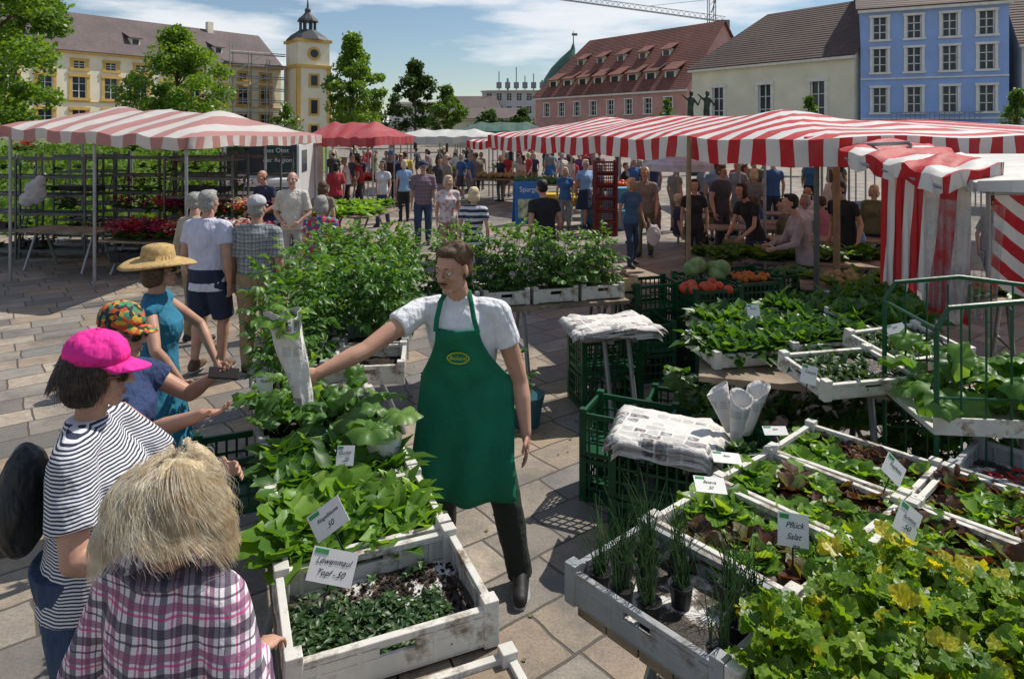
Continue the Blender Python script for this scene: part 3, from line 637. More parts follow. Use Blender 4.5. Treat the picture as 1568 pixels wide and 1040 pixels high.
crate('green_crate',-.55,2.2,.0,.6,.4,.3,A0,mat=greenp,lat=True); crate('green_crate',-.55,2.2,.31,.6,.4,.3,A0,mat=greenp,lat=True)
crate('green_crate',-1.48,3.75,.45,.5,.36,.3,A0,mat=greenp,lat=True)
E=crate('lettuce_crate',CR[1].x,CR[1].y,.84,.64,.47,.115,A0,fill=psoil,fz=.06); fb=FB()
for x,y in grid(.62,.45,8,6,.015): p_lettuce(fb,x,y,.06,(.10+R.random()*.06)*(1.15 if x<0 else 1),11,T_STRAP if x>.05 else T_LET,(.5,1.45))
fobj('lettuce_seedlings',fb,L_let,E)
E=crate('lettuce_crate',CR[2].x,CR[2].y,.84,.64,.47,.115,A0,fill=psoil,fz=.06); fb=FB()
for x,y in grid(.62,.45,8,6,.015): p_lettuce(fb,x,y,.06,.12+R.random()*.06,12,T_STRAP,(.5,1.45))
fobj('chard_seedlings',fb,leafmat('chard_leaf',(.04,.11,.02),(.10,.24,.03),(.24,.42,.07)),E)
E=crate('squash_crate',CR[3].x,CR[3].y,.84,.64,.47,.12,A0,mat=greyp,fill=liner); fb=FB(); pp=[p for p in grid(.62,.45,4,3) if not(p[0]>.1 and p[1]>.05)]; pots(E,pp,.052,.09)
for x,y in pp: p_squash(fb,x,y,.1,.17,4,.135)
for x,y in ((-.2,.1),(-.1,-.1)): p_tomato(fb,x,y,.1,.28,.12,.06)
fobj('squash_plants',fb,L_sq,E)
E=crate('tomato_crate',CR[4].x,CR[4].y,.84,.64,.47,.12,A0,fill=liner); fb=FB(); pp=[p for p in grid(.62,.45,5,3) if p[0]<-.04]; pots(E,pp,.045,.09)
for x,y in pp: p_tomato(fb,x,y,.1,.38+R.random()*.08,.14,.062)
fobj('pepper_plants',fb,L_tom,E)
def newsmat(name,vert):
    m,nt,b=newmat(name); cc0=tco(nt); s0=nd(nt,'ShaderNodeSeparateXYZ',{0:cc0})
    if vert:
        cb=nd(nt,'ShaderNodeCombineXYZ',{0:ma(nt,'ADD',s0.outputs[0],ma(nt,'MULTIPLY',s0.outputs[1],.6)),1:s0.outputs[2]}); cc=cb.outputs[0]
    else: cc=cc0
    s_=nd(nt,'ShaderNodeSeparateXYZ',{0:cc})
    B1=nd(nt,'ShaderNodeTexBrick',{'Color1':(0,0,0,1),'Color2':(1,1,1,1),'Mortar':(0,0,0,1),'Scale':1.0,'Mortar Size':.007,'Mortar Smooth':0.0,'Brick Width':.13 if not vert else .09,'Row Height':.062,'Bias':0},offset=.33,squash=.6,squash_frequency=2); nt.links.new(cc,B1.inputs[0])
    ln=ma(nt,'GREATER_THAN',ma(nt,'FRACT',ma(nt,'DIVIDE',s_.outputs[1],.0095)),.5)
    pap=(.66,.64,.60); txt=mixc(nt,ma(nt,'MULTIPLY',ln,.62),pap,(.12,.12,.13))
    pic=ramp(nt,noise(nt,cc0,34,4,.6),[(.36,(.05,.06,.09)),(.46,(.30,.20,.16)),(.56,(.22,.30,.34)),(.66,(.6,.58,.52))])
    v=nd(nt,'ShaderNodeSeparateXYZ',{0:B1.outputs[0]}).outputs[0]
    c=mixc(nt,ma(nt,'GREATER_THAN',v,.3),pap,txt); c=mixc(nt,ma(nt,'GREATER_THAN',v,.74),c,pic); c=mixc(nt,B1.outputs[1],c,pap)
    c=mixc(nt,ramp(nt,noise(nt,cc0,3,3),[(.4,0.0),(.8,.3)]),c,(.35,.33,.30))
    nt.links.new(c,b.inputs[0]); b.inputs['Roughness'].default_value=.8; bump(nt,b,noise(nt,cc0,14,3),.8,.02); return m
news=newsmat('newsprint',False); newsv=newsmat('newsprint_wrap',True)
fb=FB(); E=empty('potted_squash_plant',(-.60,3.2,.90))
p_squash(fb,0,0,.12,.13,5,.17); fb.obj('leaves',L_sq,E); q=MB(); q.path([(0,0,-.04),(0,0,.13)],[.06,.085],14); q.obj('newspaper_wrap',newsv,E)
table('plant_table',(-1.25,4.5),(-1.42,6.6),.95,.83,3); table('plant_table',(-1.7,6.35),(1.1,7.15),.62,.78,4)
fb=FB(); E0=empty('tomato_plant_display',(0,0,0)); pp=[]
for j in range(4):
    for i in range(2):
        x=-1.46+i*.5-j*.05; y=4.6+j*.49; crate('plant_crate',x,y,.84,.48,.46,.12,A0*.3,fill=soil,mat=dirtyw if (i+j)%2 else greyp)
        if j==0 and i==1: continue
        for a_,b_ in grid(.47,.45,3,3,.03): pp.append((x+a_,y+b_))
for x,y in pp: p_tomato(fb,x,y,.93,.42+R.random()*.18,.15,.064)
for k in range(6):
    f=(k+.5)/6; x=-1.8+2.9*f; y=6.32+.83*f; crate('plant_crate',x,y,.79,.46,.44,.13,.28,fill=soil)
    for a_,b_ in grid(.48,.46,4,3,.025): p_tomato(fb,x+a_,y+b_+.28*a_,.86,(.44+R.random()*.2)*(1.1-.25*f),.12,.062)
fb.obj('leaves',L_tom,E0)
fb=FB(); 
for k in range(8): p_squash(fb,R.uniform(.4,1.0),R.uniform(6.8,7.1),.9,.26,5,.12)
fb.obj('zucchini_plants',L_sq)
fb=FB(); p_squash(fb,-.02,5.7,.15,.35,7,.15); p_tomato(fb,.08,5.75,.1,.45,.14,.06); fb.obj('potted_zucchini',L_tom)
E=empty('plastic_tub',(.12,5.75,0)); q=MB(); q.path([(0,0,0),(0,0,.25),(0,0,.26),(0,0,.05)],[.11,.15,.16,.11],18); q.obj('shell',M('teal_plastic',(.02,.10,.12),.4),E)
# right grid
B0=math.radians(-49); U=Vector((math.cos(B0),math.sin(B0))); W_=Vector((-math.sin(B0),math.cos(B0))); L0=Vector((.20,2.51))
def RC(i,j): return L0+U*(.32+.66*i)+W_*(.235+.485*j)
for i in range(3): 
    a_=RC(i,0)-W_*.22; b_=RC(i,3 if i==0 else 4)+W_*(.22 if i else -.25); table('crate_table',tuple(a_),tuple(b_),.56,.735,3)
def rcrate(i,j,nm,mat=None,fill=None,fz=.05): c=RC(i,j); return crate(nm,c.x,c.y,.742,.645,.475,.115,B0+R.uniform(-.03,.03),rx=R.uniform(-.012,.012),mat=mat,fill=fill or psoil,fz=fz)
E=rcrate(0,0,'chive_crate',greyp,liner,.02); fb=FB(); pp=[(-.24,-.14),(-.13,-.15),(-.02,-.14),(-.24,-.01),(-.12,-.02),(-.23,.13),(-.1,.14),(.0,.02),(.22,.13),(.23,0),(.12,.15),(.26,-.15)]; pots(E,pp,.043,.085,.02)
for x,y in pp: p_chive(fb,x,y,.1,.27,30)
fobj('chive_plants',fb,L_chi,E)
def let_crate(i,j,mats,size=.12,n=11,skip=.12,nx=6,ny=4,fill=None):
    E=rcrate(i,j,'lettuce_crate',fill=fill); F_=[FB() for _ in mats]
    for x,y in grid(.66,.5,nx,ny,.015):
        if R.random()<skip: continue
        p_lettuce(F_[R.randrange(len(mats))],x,y,.05,size*(.65+.6*R.random()),n,T_LET,(.1,1.35))
    for f_,m_ in zip(F_,mats):
        if f_.V: fobj('lettuce_plants',f_,m_,E)
    return E
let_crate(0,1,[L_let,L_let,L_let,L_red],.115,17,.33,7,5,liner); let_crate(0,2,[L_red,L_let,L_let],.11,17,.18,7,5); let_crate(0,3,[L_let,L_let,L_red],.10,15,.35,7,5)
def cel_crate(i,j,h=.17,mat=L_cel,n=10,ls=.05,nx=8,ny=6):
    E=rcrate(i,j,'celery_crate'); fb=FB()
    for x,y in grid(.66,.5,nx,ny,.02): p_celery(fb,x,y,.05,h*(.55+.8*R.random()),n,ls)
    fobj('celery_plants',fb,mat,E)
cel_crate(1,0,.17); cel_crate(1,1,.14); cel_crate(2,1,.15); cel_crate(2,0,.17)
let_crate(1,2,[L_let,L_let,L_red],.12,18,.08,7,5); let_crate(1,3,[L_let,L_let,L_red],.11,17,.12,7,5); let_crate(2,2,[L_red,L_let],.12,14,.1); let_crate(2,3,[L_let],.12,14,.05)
E=rcrate(1,4,'empty_plant_crate',greyp,liner,.02); q=MB()
for i in range(60): q.box((R.uniform(-.25,.25),R.uniform(-.18,.18),.034+i*.0001),(.05,.012,.003),Matrix.Rotation(R.random()*3,3,'Z'))
o=q.obj('red_flower_petals',M('red_petal',(.45,.02,.02))); o.location=E.location; o.rotation_euler=E.rotation_euler
fb=FB()
for k in range(12): p_tomato(fb,R.uniform(.25,.55),R.uniform(1.95,2.35),.2,.2,.10,.05)
fb.obj('low_plants',L_let); crate('plant_crate',.45,2.1,.05,.6,.4,.2,B0,mat=dirtyw,fill=soil)
table('raised_plant_table',(1.35,4.9),(3.4,4.3),1.1,.9,3)
for (x,y,z,rz,rx,kind) in [(2.02,4.12,.97,.22,.10,'s'),(2.6,4.5,1.0,.35,.16,'s'),(1.6,4.75,.92,.2,.05,'c'),(2.15,4.85,.95,.2,.05,'c'),(2.75,5.1,1.0,.3,.1,'c'),(1.75,5.3,.93,.25,.0,'c'),(2.4,5.5,.97,.3,.05,'c'),(3.0,5.65,1.0,.3,.05,'c')]:
    E=crate('seedling_crate',x,y,z,.64,.44,.09,rz,rx,fill=psoil,fz=.05); fb=FB()
    for a_,b_ in grid(.64,.44,8,6,.015):
        if kind=='s': 
            if a_<.05 or R.random()<.5: p_lettuce(fb,a_,b_,.05,.07,10,T_OV,(.2,1.3))
        else: p_lettuce(fb,a_,b_,.05,.13+.07*R.random(),12,T_STRAP if x<2.2 else T_OV,(.3,1.5))
    fobj('vegetable_seedlings',fb,L_seed if kind=='s' else L_tom,E)
fb=FB()
for k in range(60): p_squash(fb,R.uniform(1.3,3.4),R.uniform(4.0,5.6),.35,.25,5,.13)
for k in range(40): p_lettuce(fb,R.uniform(1.15,2.0),R.uniform(3.55,4.1),.5+R.random()*.1,.14,12,T_STRAP,(.2,1.2))
fb.obj('leafy_plants_under_table',L_tom)
for k in range(4): crate('green_crate',1.6+k*.5,4.3+.1*k,.0,.58,.4,.32,.2,mat=greenp,lat=True)
E=empty('green_wire_trolley',(2.62,3.75,0),-.1); q=MB()
for sy in (-.3,.3):
    for x in (-.42,.42): q.tube((x,sy,.1),(x,sy,1.45),.014)
    q.path([(-.42,sy,1.45),(-.36,sy,1.56),(0,sy,1.6),(.36,sy,1.56),(.42,sy,1.45)],[.014]*5,8)
    for i in range(6): q.tube((-.3+i*.12,sy,.15),(-.3+i*.12,sy,1.56),.006,n=6)
    for z in (.3,.7,1.1): q.tube((-.42,sy,z),(.42,sy,z),.007,n=6)
for x in (-.42,.42):
    for z in (.3,.9,1.45): q.tube((x,-.3,z),(x,.3,z),.009,n=6)
q.obj('frame',M('green_enamel',(.01,.08,.035),.35,.1),E)
q=MB(); q.box((0,0,.93),(.88,.62,.03)); q.box((0,-.31,.96),(.88,.015,.09)); q.box((0,0,.3),(.86,.6,.03)); q.obj('shelf',dirtyw,E,bev=.004)
fb=FB()
for k in range(15): p_squash(fb,R.uniform(-.36,.4),R.uniform(-.2,.25),.95,.27,6,.16)
fb.obj('zucchini_plants',L_sq,E)
def paper(name,x,y,z,w,d,rz,layers=6,curl=.02):
    E=empty(name,(x,y,z),rz)
    for k in range(layers):
        q=MB(); n=14; ox,oy=R.uniform(-.03,.03),R.uniform(-.02,.02); tw=R.uniform(-.08,.08)
        for j in range(n+1):
            for i in range(n+1):
                s,t=i/n-.5,j/n-.5; q.v.append((s*w+ox-t*tw,t*d+oy+s*tw,k*.008+curl*math.sin(s*5+k)*t-(1.1*max(0,abs(s)-.43)+.7*max(0,-t-.44))*.5+.004*math.sin(i*1.7+j+k)))
        for j in range(n):
            for i in range(n): a_=j*(n+1)+i; q.f.append((a_,a_+1,a_+n+2,a_+n+1))
        q.obj('sheet_%d'%k,news,E,smooth=True,solid=.002)
for k,(x,y,n) in enumerate([(.80,4.62,2),(.92,4.1,2)]):
    for z in range(n): crate('green_crate',x,y,z*.3,.58,.4,.29,-.45,mat=greenp,lat=True)
crate('green_crate',1.42,5.55,0,.6,.4,.3,-.35,mat=greenp,lat=True); crate('green_crate',1.75,5.9,0,.6,.4,.3,-.35,mat=greenp,lat=True)
paper('newspaper_stack',.93,4.08,.61,.62,.46,-.45,11)
E=empty('newspaper_plant_sleeves',(1.30,3.95,.68),.3)
for k,(x,y,lx,ly,r) in enumerate([(0,0,.03,0,.05),(.10,.05,.10,.03,.055),(.03,.11,-.05,.06,.045)]):
    q=MB(); n=18
    for j in range(7):
        t=j/6
        for i in range(n+1): a=2*pi*i/n*1.08; rr=r*(.7+.7*t)*(1+.12*math.sin(3*a+k+t*2)); q.v.append((x+lx*t+rr*math.cos(a),y+ly*t+rr*math.sin(a)*.7,.0+.24*t+.04*math.sin(a+k)*t))
    for j in range(6):
        for i in range(n): a_=j*(n+1)+i; q.f.append((a_,a_+1,a_+n+2,a_+n+1))
    q.obj('sleeve_%d'%k,newsv,E,smooth=True,solid=.0015)
crate('green_crate',1.33,4.0,.35,.45,.34,.3,.3,mat=greenp,lat=True)
table('newspaper_table',(.55,6.0),(1.25,6.2),.5,.72,2); paper('newspaper_pile',.9,6.1,.73,.8,.5,.2,6,.05)
for z in range(2): crate('green_crate',.85,6.25,z*.32,.58,.4,.3,.25,mat=greenp,lat=True)
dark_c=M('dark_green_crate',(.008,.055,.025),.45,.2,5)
for (x,y,n) in [(1.3,6.9,2),(1.5,7.4,3),(2.05,7.15,3),(2.6,7.5,3),(2.15,7.7,3),(2.7,8.0,3),(3.2,7.9,3)]:
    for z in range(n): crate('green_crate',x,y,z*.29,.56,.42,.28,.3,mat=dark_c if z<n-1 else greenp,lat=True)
def veg(name,x,y,z,w,d,r,mat,n=26,rz=.3,sq=1.):
    q=MB(); E=empty(name,(x,y,z),rz)
    for i in range(n): q.ell((R.uniform(-w/2,w/2),R.uniform(-d/2,d/2),R.uniform(0,r*1.2)),(r*R.uniform(.85,1.15),r,r*sq),n=10,k=7)
    q.obj('pile',mat,E,smooth=True)
veg('tomatoes',2.0,7.1,.83,.4,.3,.05,M('tomato_red',(.55,.07,.02),.3,.2,8,0)); veg('cabbages',2.15,7.7,.86,.4,.3,.1,M('cabbage',(.22,.33,.12),.6,.25,14,.8,.02),7)
veg('carrots',2.65,7.6,.83,.4,.3,.035,M('carrot_orange',(.5,.15,.02),.5),30); veg('cucumbers',3.2,7.9,.83,.4,.3,.04,M('cucumber',(.03,.12,.02),.4),30)
crate('wooden_crate',1.05,7.35,.78,.5,.34,.14,.25,mat=M('light_wood',(.5,.36,.2),.7)); veg('potatoes',1.05,7.35,.86,.36,.22,.035,M('potato',(.36,.26,.11),.8),36)
table('vegetable_counter',(.8,7.25),(1.4,7.45),.5,.76,2)
table('vegetable_counter',(2.4,9.3),(4.9,8.4),.8,.85,3); fb=FB()
for k in range(70): p_lettuce(fb,R.uniform(2.5,4.8),R.uniform(8.6,9.2),.86,.17,12)
fb.obj('leaf_vegetables',L_tom)
table('vegetable_counter',(3.2,7.6),(5.2,6.8),.9,.85,3); fb=FB()
for i in range(3): 
    veg('root_vegetables',3.6+i*.6,7.35-.2*i,.88,.5,.4,.04,[MC['potato'],MC['cucumber'],MC['carrot_orange']][i],34)
for k in range(30): p_lettuce(fb,R.uniform(3.3,5),R.uniform(6.6,7.6),.86,.15,10)
fb.obj('leaf_vegetables',L_sq)
# ---------------- signs
cardm=M('card_white',(.74,.73,.70),.7,.05,5,0)
def card(x,y,z,w,h,yaw,tilt,lines,roll=0):
    E=empty('price_sign',(x,y,z)); E.rotation_euler=(pi/2-tilt,roll,yaw); q=MB(); q.box((0,0,0),(w,h,.002)); q.obj('card',cardm,E)
    q=MB(); q.box((0,-h*.8,-.004),(.006,h*1.0,.003)); q.obj('stick',blackp,E)
    for k,l in enumerate(lines):
        t=bpy.data.curves.new('text','FONT'); t.body=l; t.size=min(h*.26,w*1.5/len(l)); t.shear=.45; t.align_x='CENTER'; t.extrude=.0003; t.offset=0; t.materials.append(ink)
        o=link(bpy.data.objects.new('lettering_%d'%k,t)); o.parent=E; o.location=(h*R.uniform(-.05,.05),h*(.06-.34*k),.002); o.rotation_euler=(0,0,R.uniform(-.03,.09))
    q=MB(); q.box((-w*.3,h*.38,.0015),(w*.3,h*.14,.002)); q.obj('logo',M('logo_green',(.05,.3,.1)),E)
card(-.655,2.43,1.08,.13,.095,.15,.5,['Ringelblume','.50'],-.6); card(-.60,2.28,1.005,.155,.1,-.1,.6,['Löwenmaul','Topf -.50'],.12)
card(-.72,2.95,1.06,.075,.08,0,.5,['Gurke','.20']); card(.83,2.86,.98,.13,.075,.0,1.1,['Batavia','.50'],.1); card(.98,3.12,.97,.13,.06,.0,1.15,['Salat'],.1)
card(1.03,2.5,1.0,.115,.11,.0,.35,['Pflück','Salat','.70'],.15); card(1.46,2.52,1.02,.10,.11,0,.45,['Eichblatt','.50'],.7); card(1.65,2.95,1.0,.11,.09,0,.5,['Kopfsalat'],.8)
card(1.64,3.77,1.12,.09,.1,0,.3,['Lauch'],.3); card(1.33,3.45,.95,.12,.05,0,1.,['Salat']); card(2.5,4.45,1.18,.12,.06,0,.6,['Kohl'],-.2); card(1.75,4.95,1.17,.09,.08,0,.4,['Kohl']); card(2.7,3.4,1.02,.1,.06,0,.3,['Gurke'])
card(-1.36,3.75,1.08,.09,.1,.1,.3,['Paprika'])
# ---------------- left stall
def rack(name,x,y,rz,w=1.4,d=.55,h=2.05,sh=6):
    E=empty(name,(x,y,0),rz); q=MB()
    for sx in (-1,1):
        for sy in (-1,1): q.box((sx*w/2,sy*d/2,h/2),(.035,.035,h))
    for i in range(sh):
        z=.15+i*(h-.25)/(sh-1)
        for sy in (-1,1): q.box((0,sy*d/2*.93,z),(w-.04,.02,.05))
        q.box((0,0,z-.012),(w-.04,d*.86,.012))
    for sx in (-1,1): q.tube((sx*w/2,-d/2,.2),(sx*w/2,d/2,h-.2),.012)
    q.obj('frame',M('rack_metal',(.11,.12,.11),.5,metal=.3),E); return E
for i,(x,y) in enumerate([(-10.4,13.9),(-9.0,13.6),(-7.8,14.2),(-6.7,14.6),(-5.6,15.0),(-9.6,15.6),(-5.9,13.2)]): rack('plant_rack',x,y,-.15+.1*(i%2))
fl=[('magenta',(.45,.02,.15)),('red',(.5,.02,.02)),('white',(.7,.66,.62)),('pink',(.6,.2,.3)),('purple',(.09,.015,.04))]
table('flower_table',(-8.9,12.6),(-7.2,12.2),.7,.72,2); table('flower_table',(-7.1,12.3),(-4.5,11.7),.9,.6,3); table('flower_table',(-6.0,13.4),(-4.4,13.2),.8,.85,2)
fb=FB(); F5=[FB() for _ in fl]
for k in range(260):
    if k<180: x=R.uniform(-7.1,-4.2); y=12.05+(-5.9-x)*.22+R.uniform(-.4,.4)+ (1.2 if k%3==0 else 0); z=.66+(.3 if k%3==0 else 0)
    else: x=R.uniform(-10.8,-5.4); y=13.9+R.uniform(-.3,.5); z=.2+R.randrange(6)*.39-.04
    p_lettuce(fb,x,y,z,.17,9,T_OV,(.2,1.2)); ci=(int((x+12)*1.7)+k//60)%5 if k<180 else R.choice([4,4,1,9]); n=44
    if ci<5:
        P_=np.tile((x,y,z+.17),(n,1))+NR.randn(n,3)*(.11,.11,.05); F5[ci].add(T_LOB,P_,NR.rand(n)*6,NR.randn(n)*.5,0,.048)
fb.obj('flower_foliage',L_tom)
for f_,(nm,cl) in zip(F5,fl):
    if f_.V: f_.obj(nm+'_flowers',leafmat(nm+'_petals',tuple(x*.7 for x in cl),cl,trans=.3))
E=empty('market_planters',(0,0,0)); q=MB()
for k in range(12): q.box((-6.9+k*.2,12.0-.04*k,.3),(.17,.3,.18))
for k in range(14): q.box((-10.6+k*.37,13.6+R.uniform(0,.3),.24+.37*R.randrange(4)),(.3,.3,.1))
q.obj('boxes',blackp,E)
bagm=M('white_plastic_bag',(.62,.6,.62),.3,.1,6,.8,.03,trans=.3)
q=MB(); q.ell((-9.0,12.9,1.35),(.2,.14,.24)); q.ell((-8.88,12.85,1.55),(.1,.09,.13)); q.ell((-9.15,12.9,1.2),(.15,.1,.14)); q.obj('plastic_bag',bagm,vox=.025,sm=1,disp=.07)
q=MB(); q.ell((2.55,12.3,.62),(.13,.09,.2)); q.cap((2.5,12.3,.8),(2.45,12.35,.95),.03,.015); q.obj('shopping_bag',bagm,vox=.02,sm=2,disp=.05)
fb=FB()
for k in range(60): p_lettuce(fb,R.uniform(-4.4,-2.9),R.uniform(14,16.5),.75,.26,12,T_OV,(.3,1.3))
fb.obj('potted_shrubs',L_let); table('plant_table',(-4.5,15.4),(-2.8,14.9),1.6,.72,3)
# van
E=empty('delivery_van',(-7.0,20.5,0),.15); q=MB(); q.box((0,0,1.3),(2.0,5.0,1.9)); q.box((0,-2.6,.85),(1.95,.9,.9)); q.obj('body',M('van_paint',(.65,.66,.66),.25,.05,1,0),E,bev=.12)
q=MB(); q.box((0,-2.54,1.75),(1.7,.06,.7)); 
for s in(-1,1): q.box((s*1.002,-1.8,1.7),(.02,.9,.6))
q.obj('windows',glass,E)
q=MB()
for sx in (-.95,.95):
    for sy in (-2.1,1.7): q.tube((sx-.11,sy,.36),(sx+.11,sy,.36),.36,n=20)
q.obj('tyres',M('rubber',(.02,.02,.02),.8),E)
q=MB()
for sx in (-.75,.75): q.box((sx,-3.06,.95),(.32,.04,.2))
q.obj('headlights',M('lamp_glass',(.6,.6,.55),.15),E)
E=empty('market_banner_sign',(-6.35,18,0)); q=MB(); q.box((0,0,1.85),(1.35,.05,1.0)); q.obj('panel',M('banner_green',(.03,.06,.06),.5),E); q=MB(); q.tube((-.6,0.05,0),(-.6,.05,2.2),.03); q.tube((.6,.05,0),(.6,.05,2.2),.03); q.obj('posts',steel,E)
for k,l in enumerate(['Frisches Obst','aus Ihrer Region']):
    t=bpy.data.curves.new('t','FONT'); t.body=l; t.size=.17; t.align_x='CENTER'; t.materials.append(cardm); o=link(bpy.data.objects.new('lettering_%d'%k,t)); o.parent=E; o.location=(0,-.03,1.95-.25*k); o.rotation_euler=(pi/2,0,0)
E=empty('advertising_board',(.45,18.3,0),.2); q=MB(); q.box((0,0,.6),(.75,.04,1.15),Matrix.Rotation(-.12,3,'X')); q.box((0,.3,.6),(.75,.04,1.15),Matrix.Rotation(.25,3,'X')); q.obj('boards',M('sign_blue',(.04,.16,.42),.5),E)
q=MB(); q.box((0,-.045,.45),(.6,.02,.5),Matrix.Rotation(-.12,3,'X')); q.obj('picture',M('poster',(.45,.5,.3),.5,.6,5,0),E)
t=bpy.data.curves.new('t','FONT'); t.body='Spargel'; t.size=.19; t.align_x='CENTER'; t.materials.append(cardm); o=link(bpy.data.objects.new('lettering',t)); o.parent=E; o.location=(0,-.10,.9); o.rotation_euler=(pi/2-.12,0,0)
yel=M('yellow_tabletop',(.65,.42,.03),.5)
for (x,y) in ((1.75,18.2),(1.2,19.2)):
    E=empty('folding_table',(x,y,0),.1); q=MB(); q.box((0,0,.75),(1.1,.6,.03)); q.box((0,-.3,.66),(1.1,.02,.18)); q.obj('top',yel,E); q=MB()
    for s in (-.45,.45): q.tube((s,-.25,0),(s*.5,.25,.74),.02); q.tube((s,.25,0),(s*.5,-.25,.74),.02)
    q.obj('legs',steel,E)
E=empty('parasol',(3.7,15.2,0)); q=MB(); n=8
q.v.append((0,0,2.05)); 
for k in range(n): a=k*pi/4; q.v.append((.8*math.cos(a),.8*math.sin(a),1.78)); 
for k in range(n): a=k*pi/4; q.v.append((.8*math.cos(a),.8*math.sin(a),1.63))
for k in range(n): q.f.append((0,1+k,1+(k+1)%n)); q.f.append((1+k,1+n+k,1+n+(k+1)%n,1+(k+1)%n))
q.obj('cover',M('parasol_cloth',(.6,.63,.72),.7,trans=.3),E); q=MB(); q.tube((0,0,0),(0,0,2),.025); q.obj('pole',steel,E)
E=empty('blue_cooler_boxes',(2.6,17.5,0)); q=MB(); q.box((0,0,.25),(.7,.5,.5)); q.box((-.3,.7,.35),(.9,.5,.7)); q.box((.2,.3,.85),(.6,.5,.4)); q.obj('boxes',M('cooler_blue',(.1,.35,.5),.4),E,bev=.03)
E=empty('crate_tower',(2.25,16.5,0)); 
for k in range(6): 
    c_=crate('red_crate',0,0,k*.3,.55,.4,.28,0,mat=M('dark_red_plastic',(.14,.02,.02),.5),lat=True); c_.parent=E
for i,(x,y) in enumerate([(4.2,12.8),(5.4,13.5),(4.6,15.5),(6.2,15),(5.2,11.4),(7.2,13),(8.4,15.5)]): table('bench_table',(x-.9,y),(x+.9,y-.2),.6,.72,2,wood); table('bench',(x-.9,y-.65),(x+.9,y-.85),.25,.42,2,wood)
for i,(x,y) in enumerate([(-4.6,24),(-2.2,29),(-.5,24.5),(1,22),(2.6,20),(0,33)]): table('market_stand',(x-1.1,y),(x+1.1,y-.3),1,.85,2); veg('produce_heap',x,y-.1,.9,1.8,.7,.09,[MC['tomato_red'],MC['cabbage'],MC['potato'],MC['cucumber']][i%4],50,0)
# ---------------- people
skinA=M('skin',(.52,.31,.23),.5,.12,9,.1,.002); skinB=M('skin_tanned',(.47,.26,.18),.5,.14,9,.15,.002)
H_br=M('hair_brown',(.10,.055,.028),.6,.4,60,.8,.01,90); H_dk=M('hair_dark',(.02,.014,.011),.55,.4,60,.8,.01,90); H_gr=M('hair_grey',(.32,.31,.29),.6,.3,60,.9,.01,90); H_bl=M('hair_blonde',(.66,.54,.34),.6,.3,60,.9,.01,90)
eyew=M('eye_white',(.6,.58,.55),.3,0,5,0); eyed=M('eye_dark',(.02,.015,.012),.2,0,5,0); lipm=M('lips',(.40,.17,.14),.5)
shoeD=M('shoe_dark',(.02,.02,.022),.6); shoeB=M('shoe_brown',(.12,.07,.04),.6); solem=M('sole',(.3,.3,.3),.7)
def hand(mb,w,d,n,side,curl=.5,s=1.,seg=7):
    w=Vector(w);d=Vector(d).normalized();n=Vector(n); n=(n-d*n.dot(d)).normalized(); a=d.cross(n).normalized()*side
    fr=Matrix((a,d,n)).transposed()
    mb.ell(w+d*.045*s,(.036*s,.052*s,.016*s),fr,n=12,k=8); mb.cap(w-d*.01*s,w+d*.03*s,.023*s,.022*s,n=seg)
    for k,(o,L) in enumerate(((.029,.068),(.010,.078),(-.010,.072),(-.028,.056))):
        p=w+d*.078*s+a*o*s; L*=s; dd=(d+a*o*2.2).normalized(); c=0; r=.0092*s*(.86 if k==3 else 1)
        for j,fl_ in enumerate((.45,.32,.23)):
            c+=curl*(.55 if j==0 else .8); e=p+(dd*math.cos(c)+n*math.sin(c))*L*fl_; mb.cap(p,e,r,r*.9,n=seg); p=e; r*=.9
    p=w+d*.022*s+a*.026*s; e=p+(d*.6+a*.75+n*.25).normalized()*.038*s; mb.cap(p,e,.0125*s,.011*s,n=seg); e2=e+(d*.95+a*.15+n*(.25+curl*.4)).normalized()*.03*s; mb.cap(e,e2,.0105*s,.009*s,n=seg)
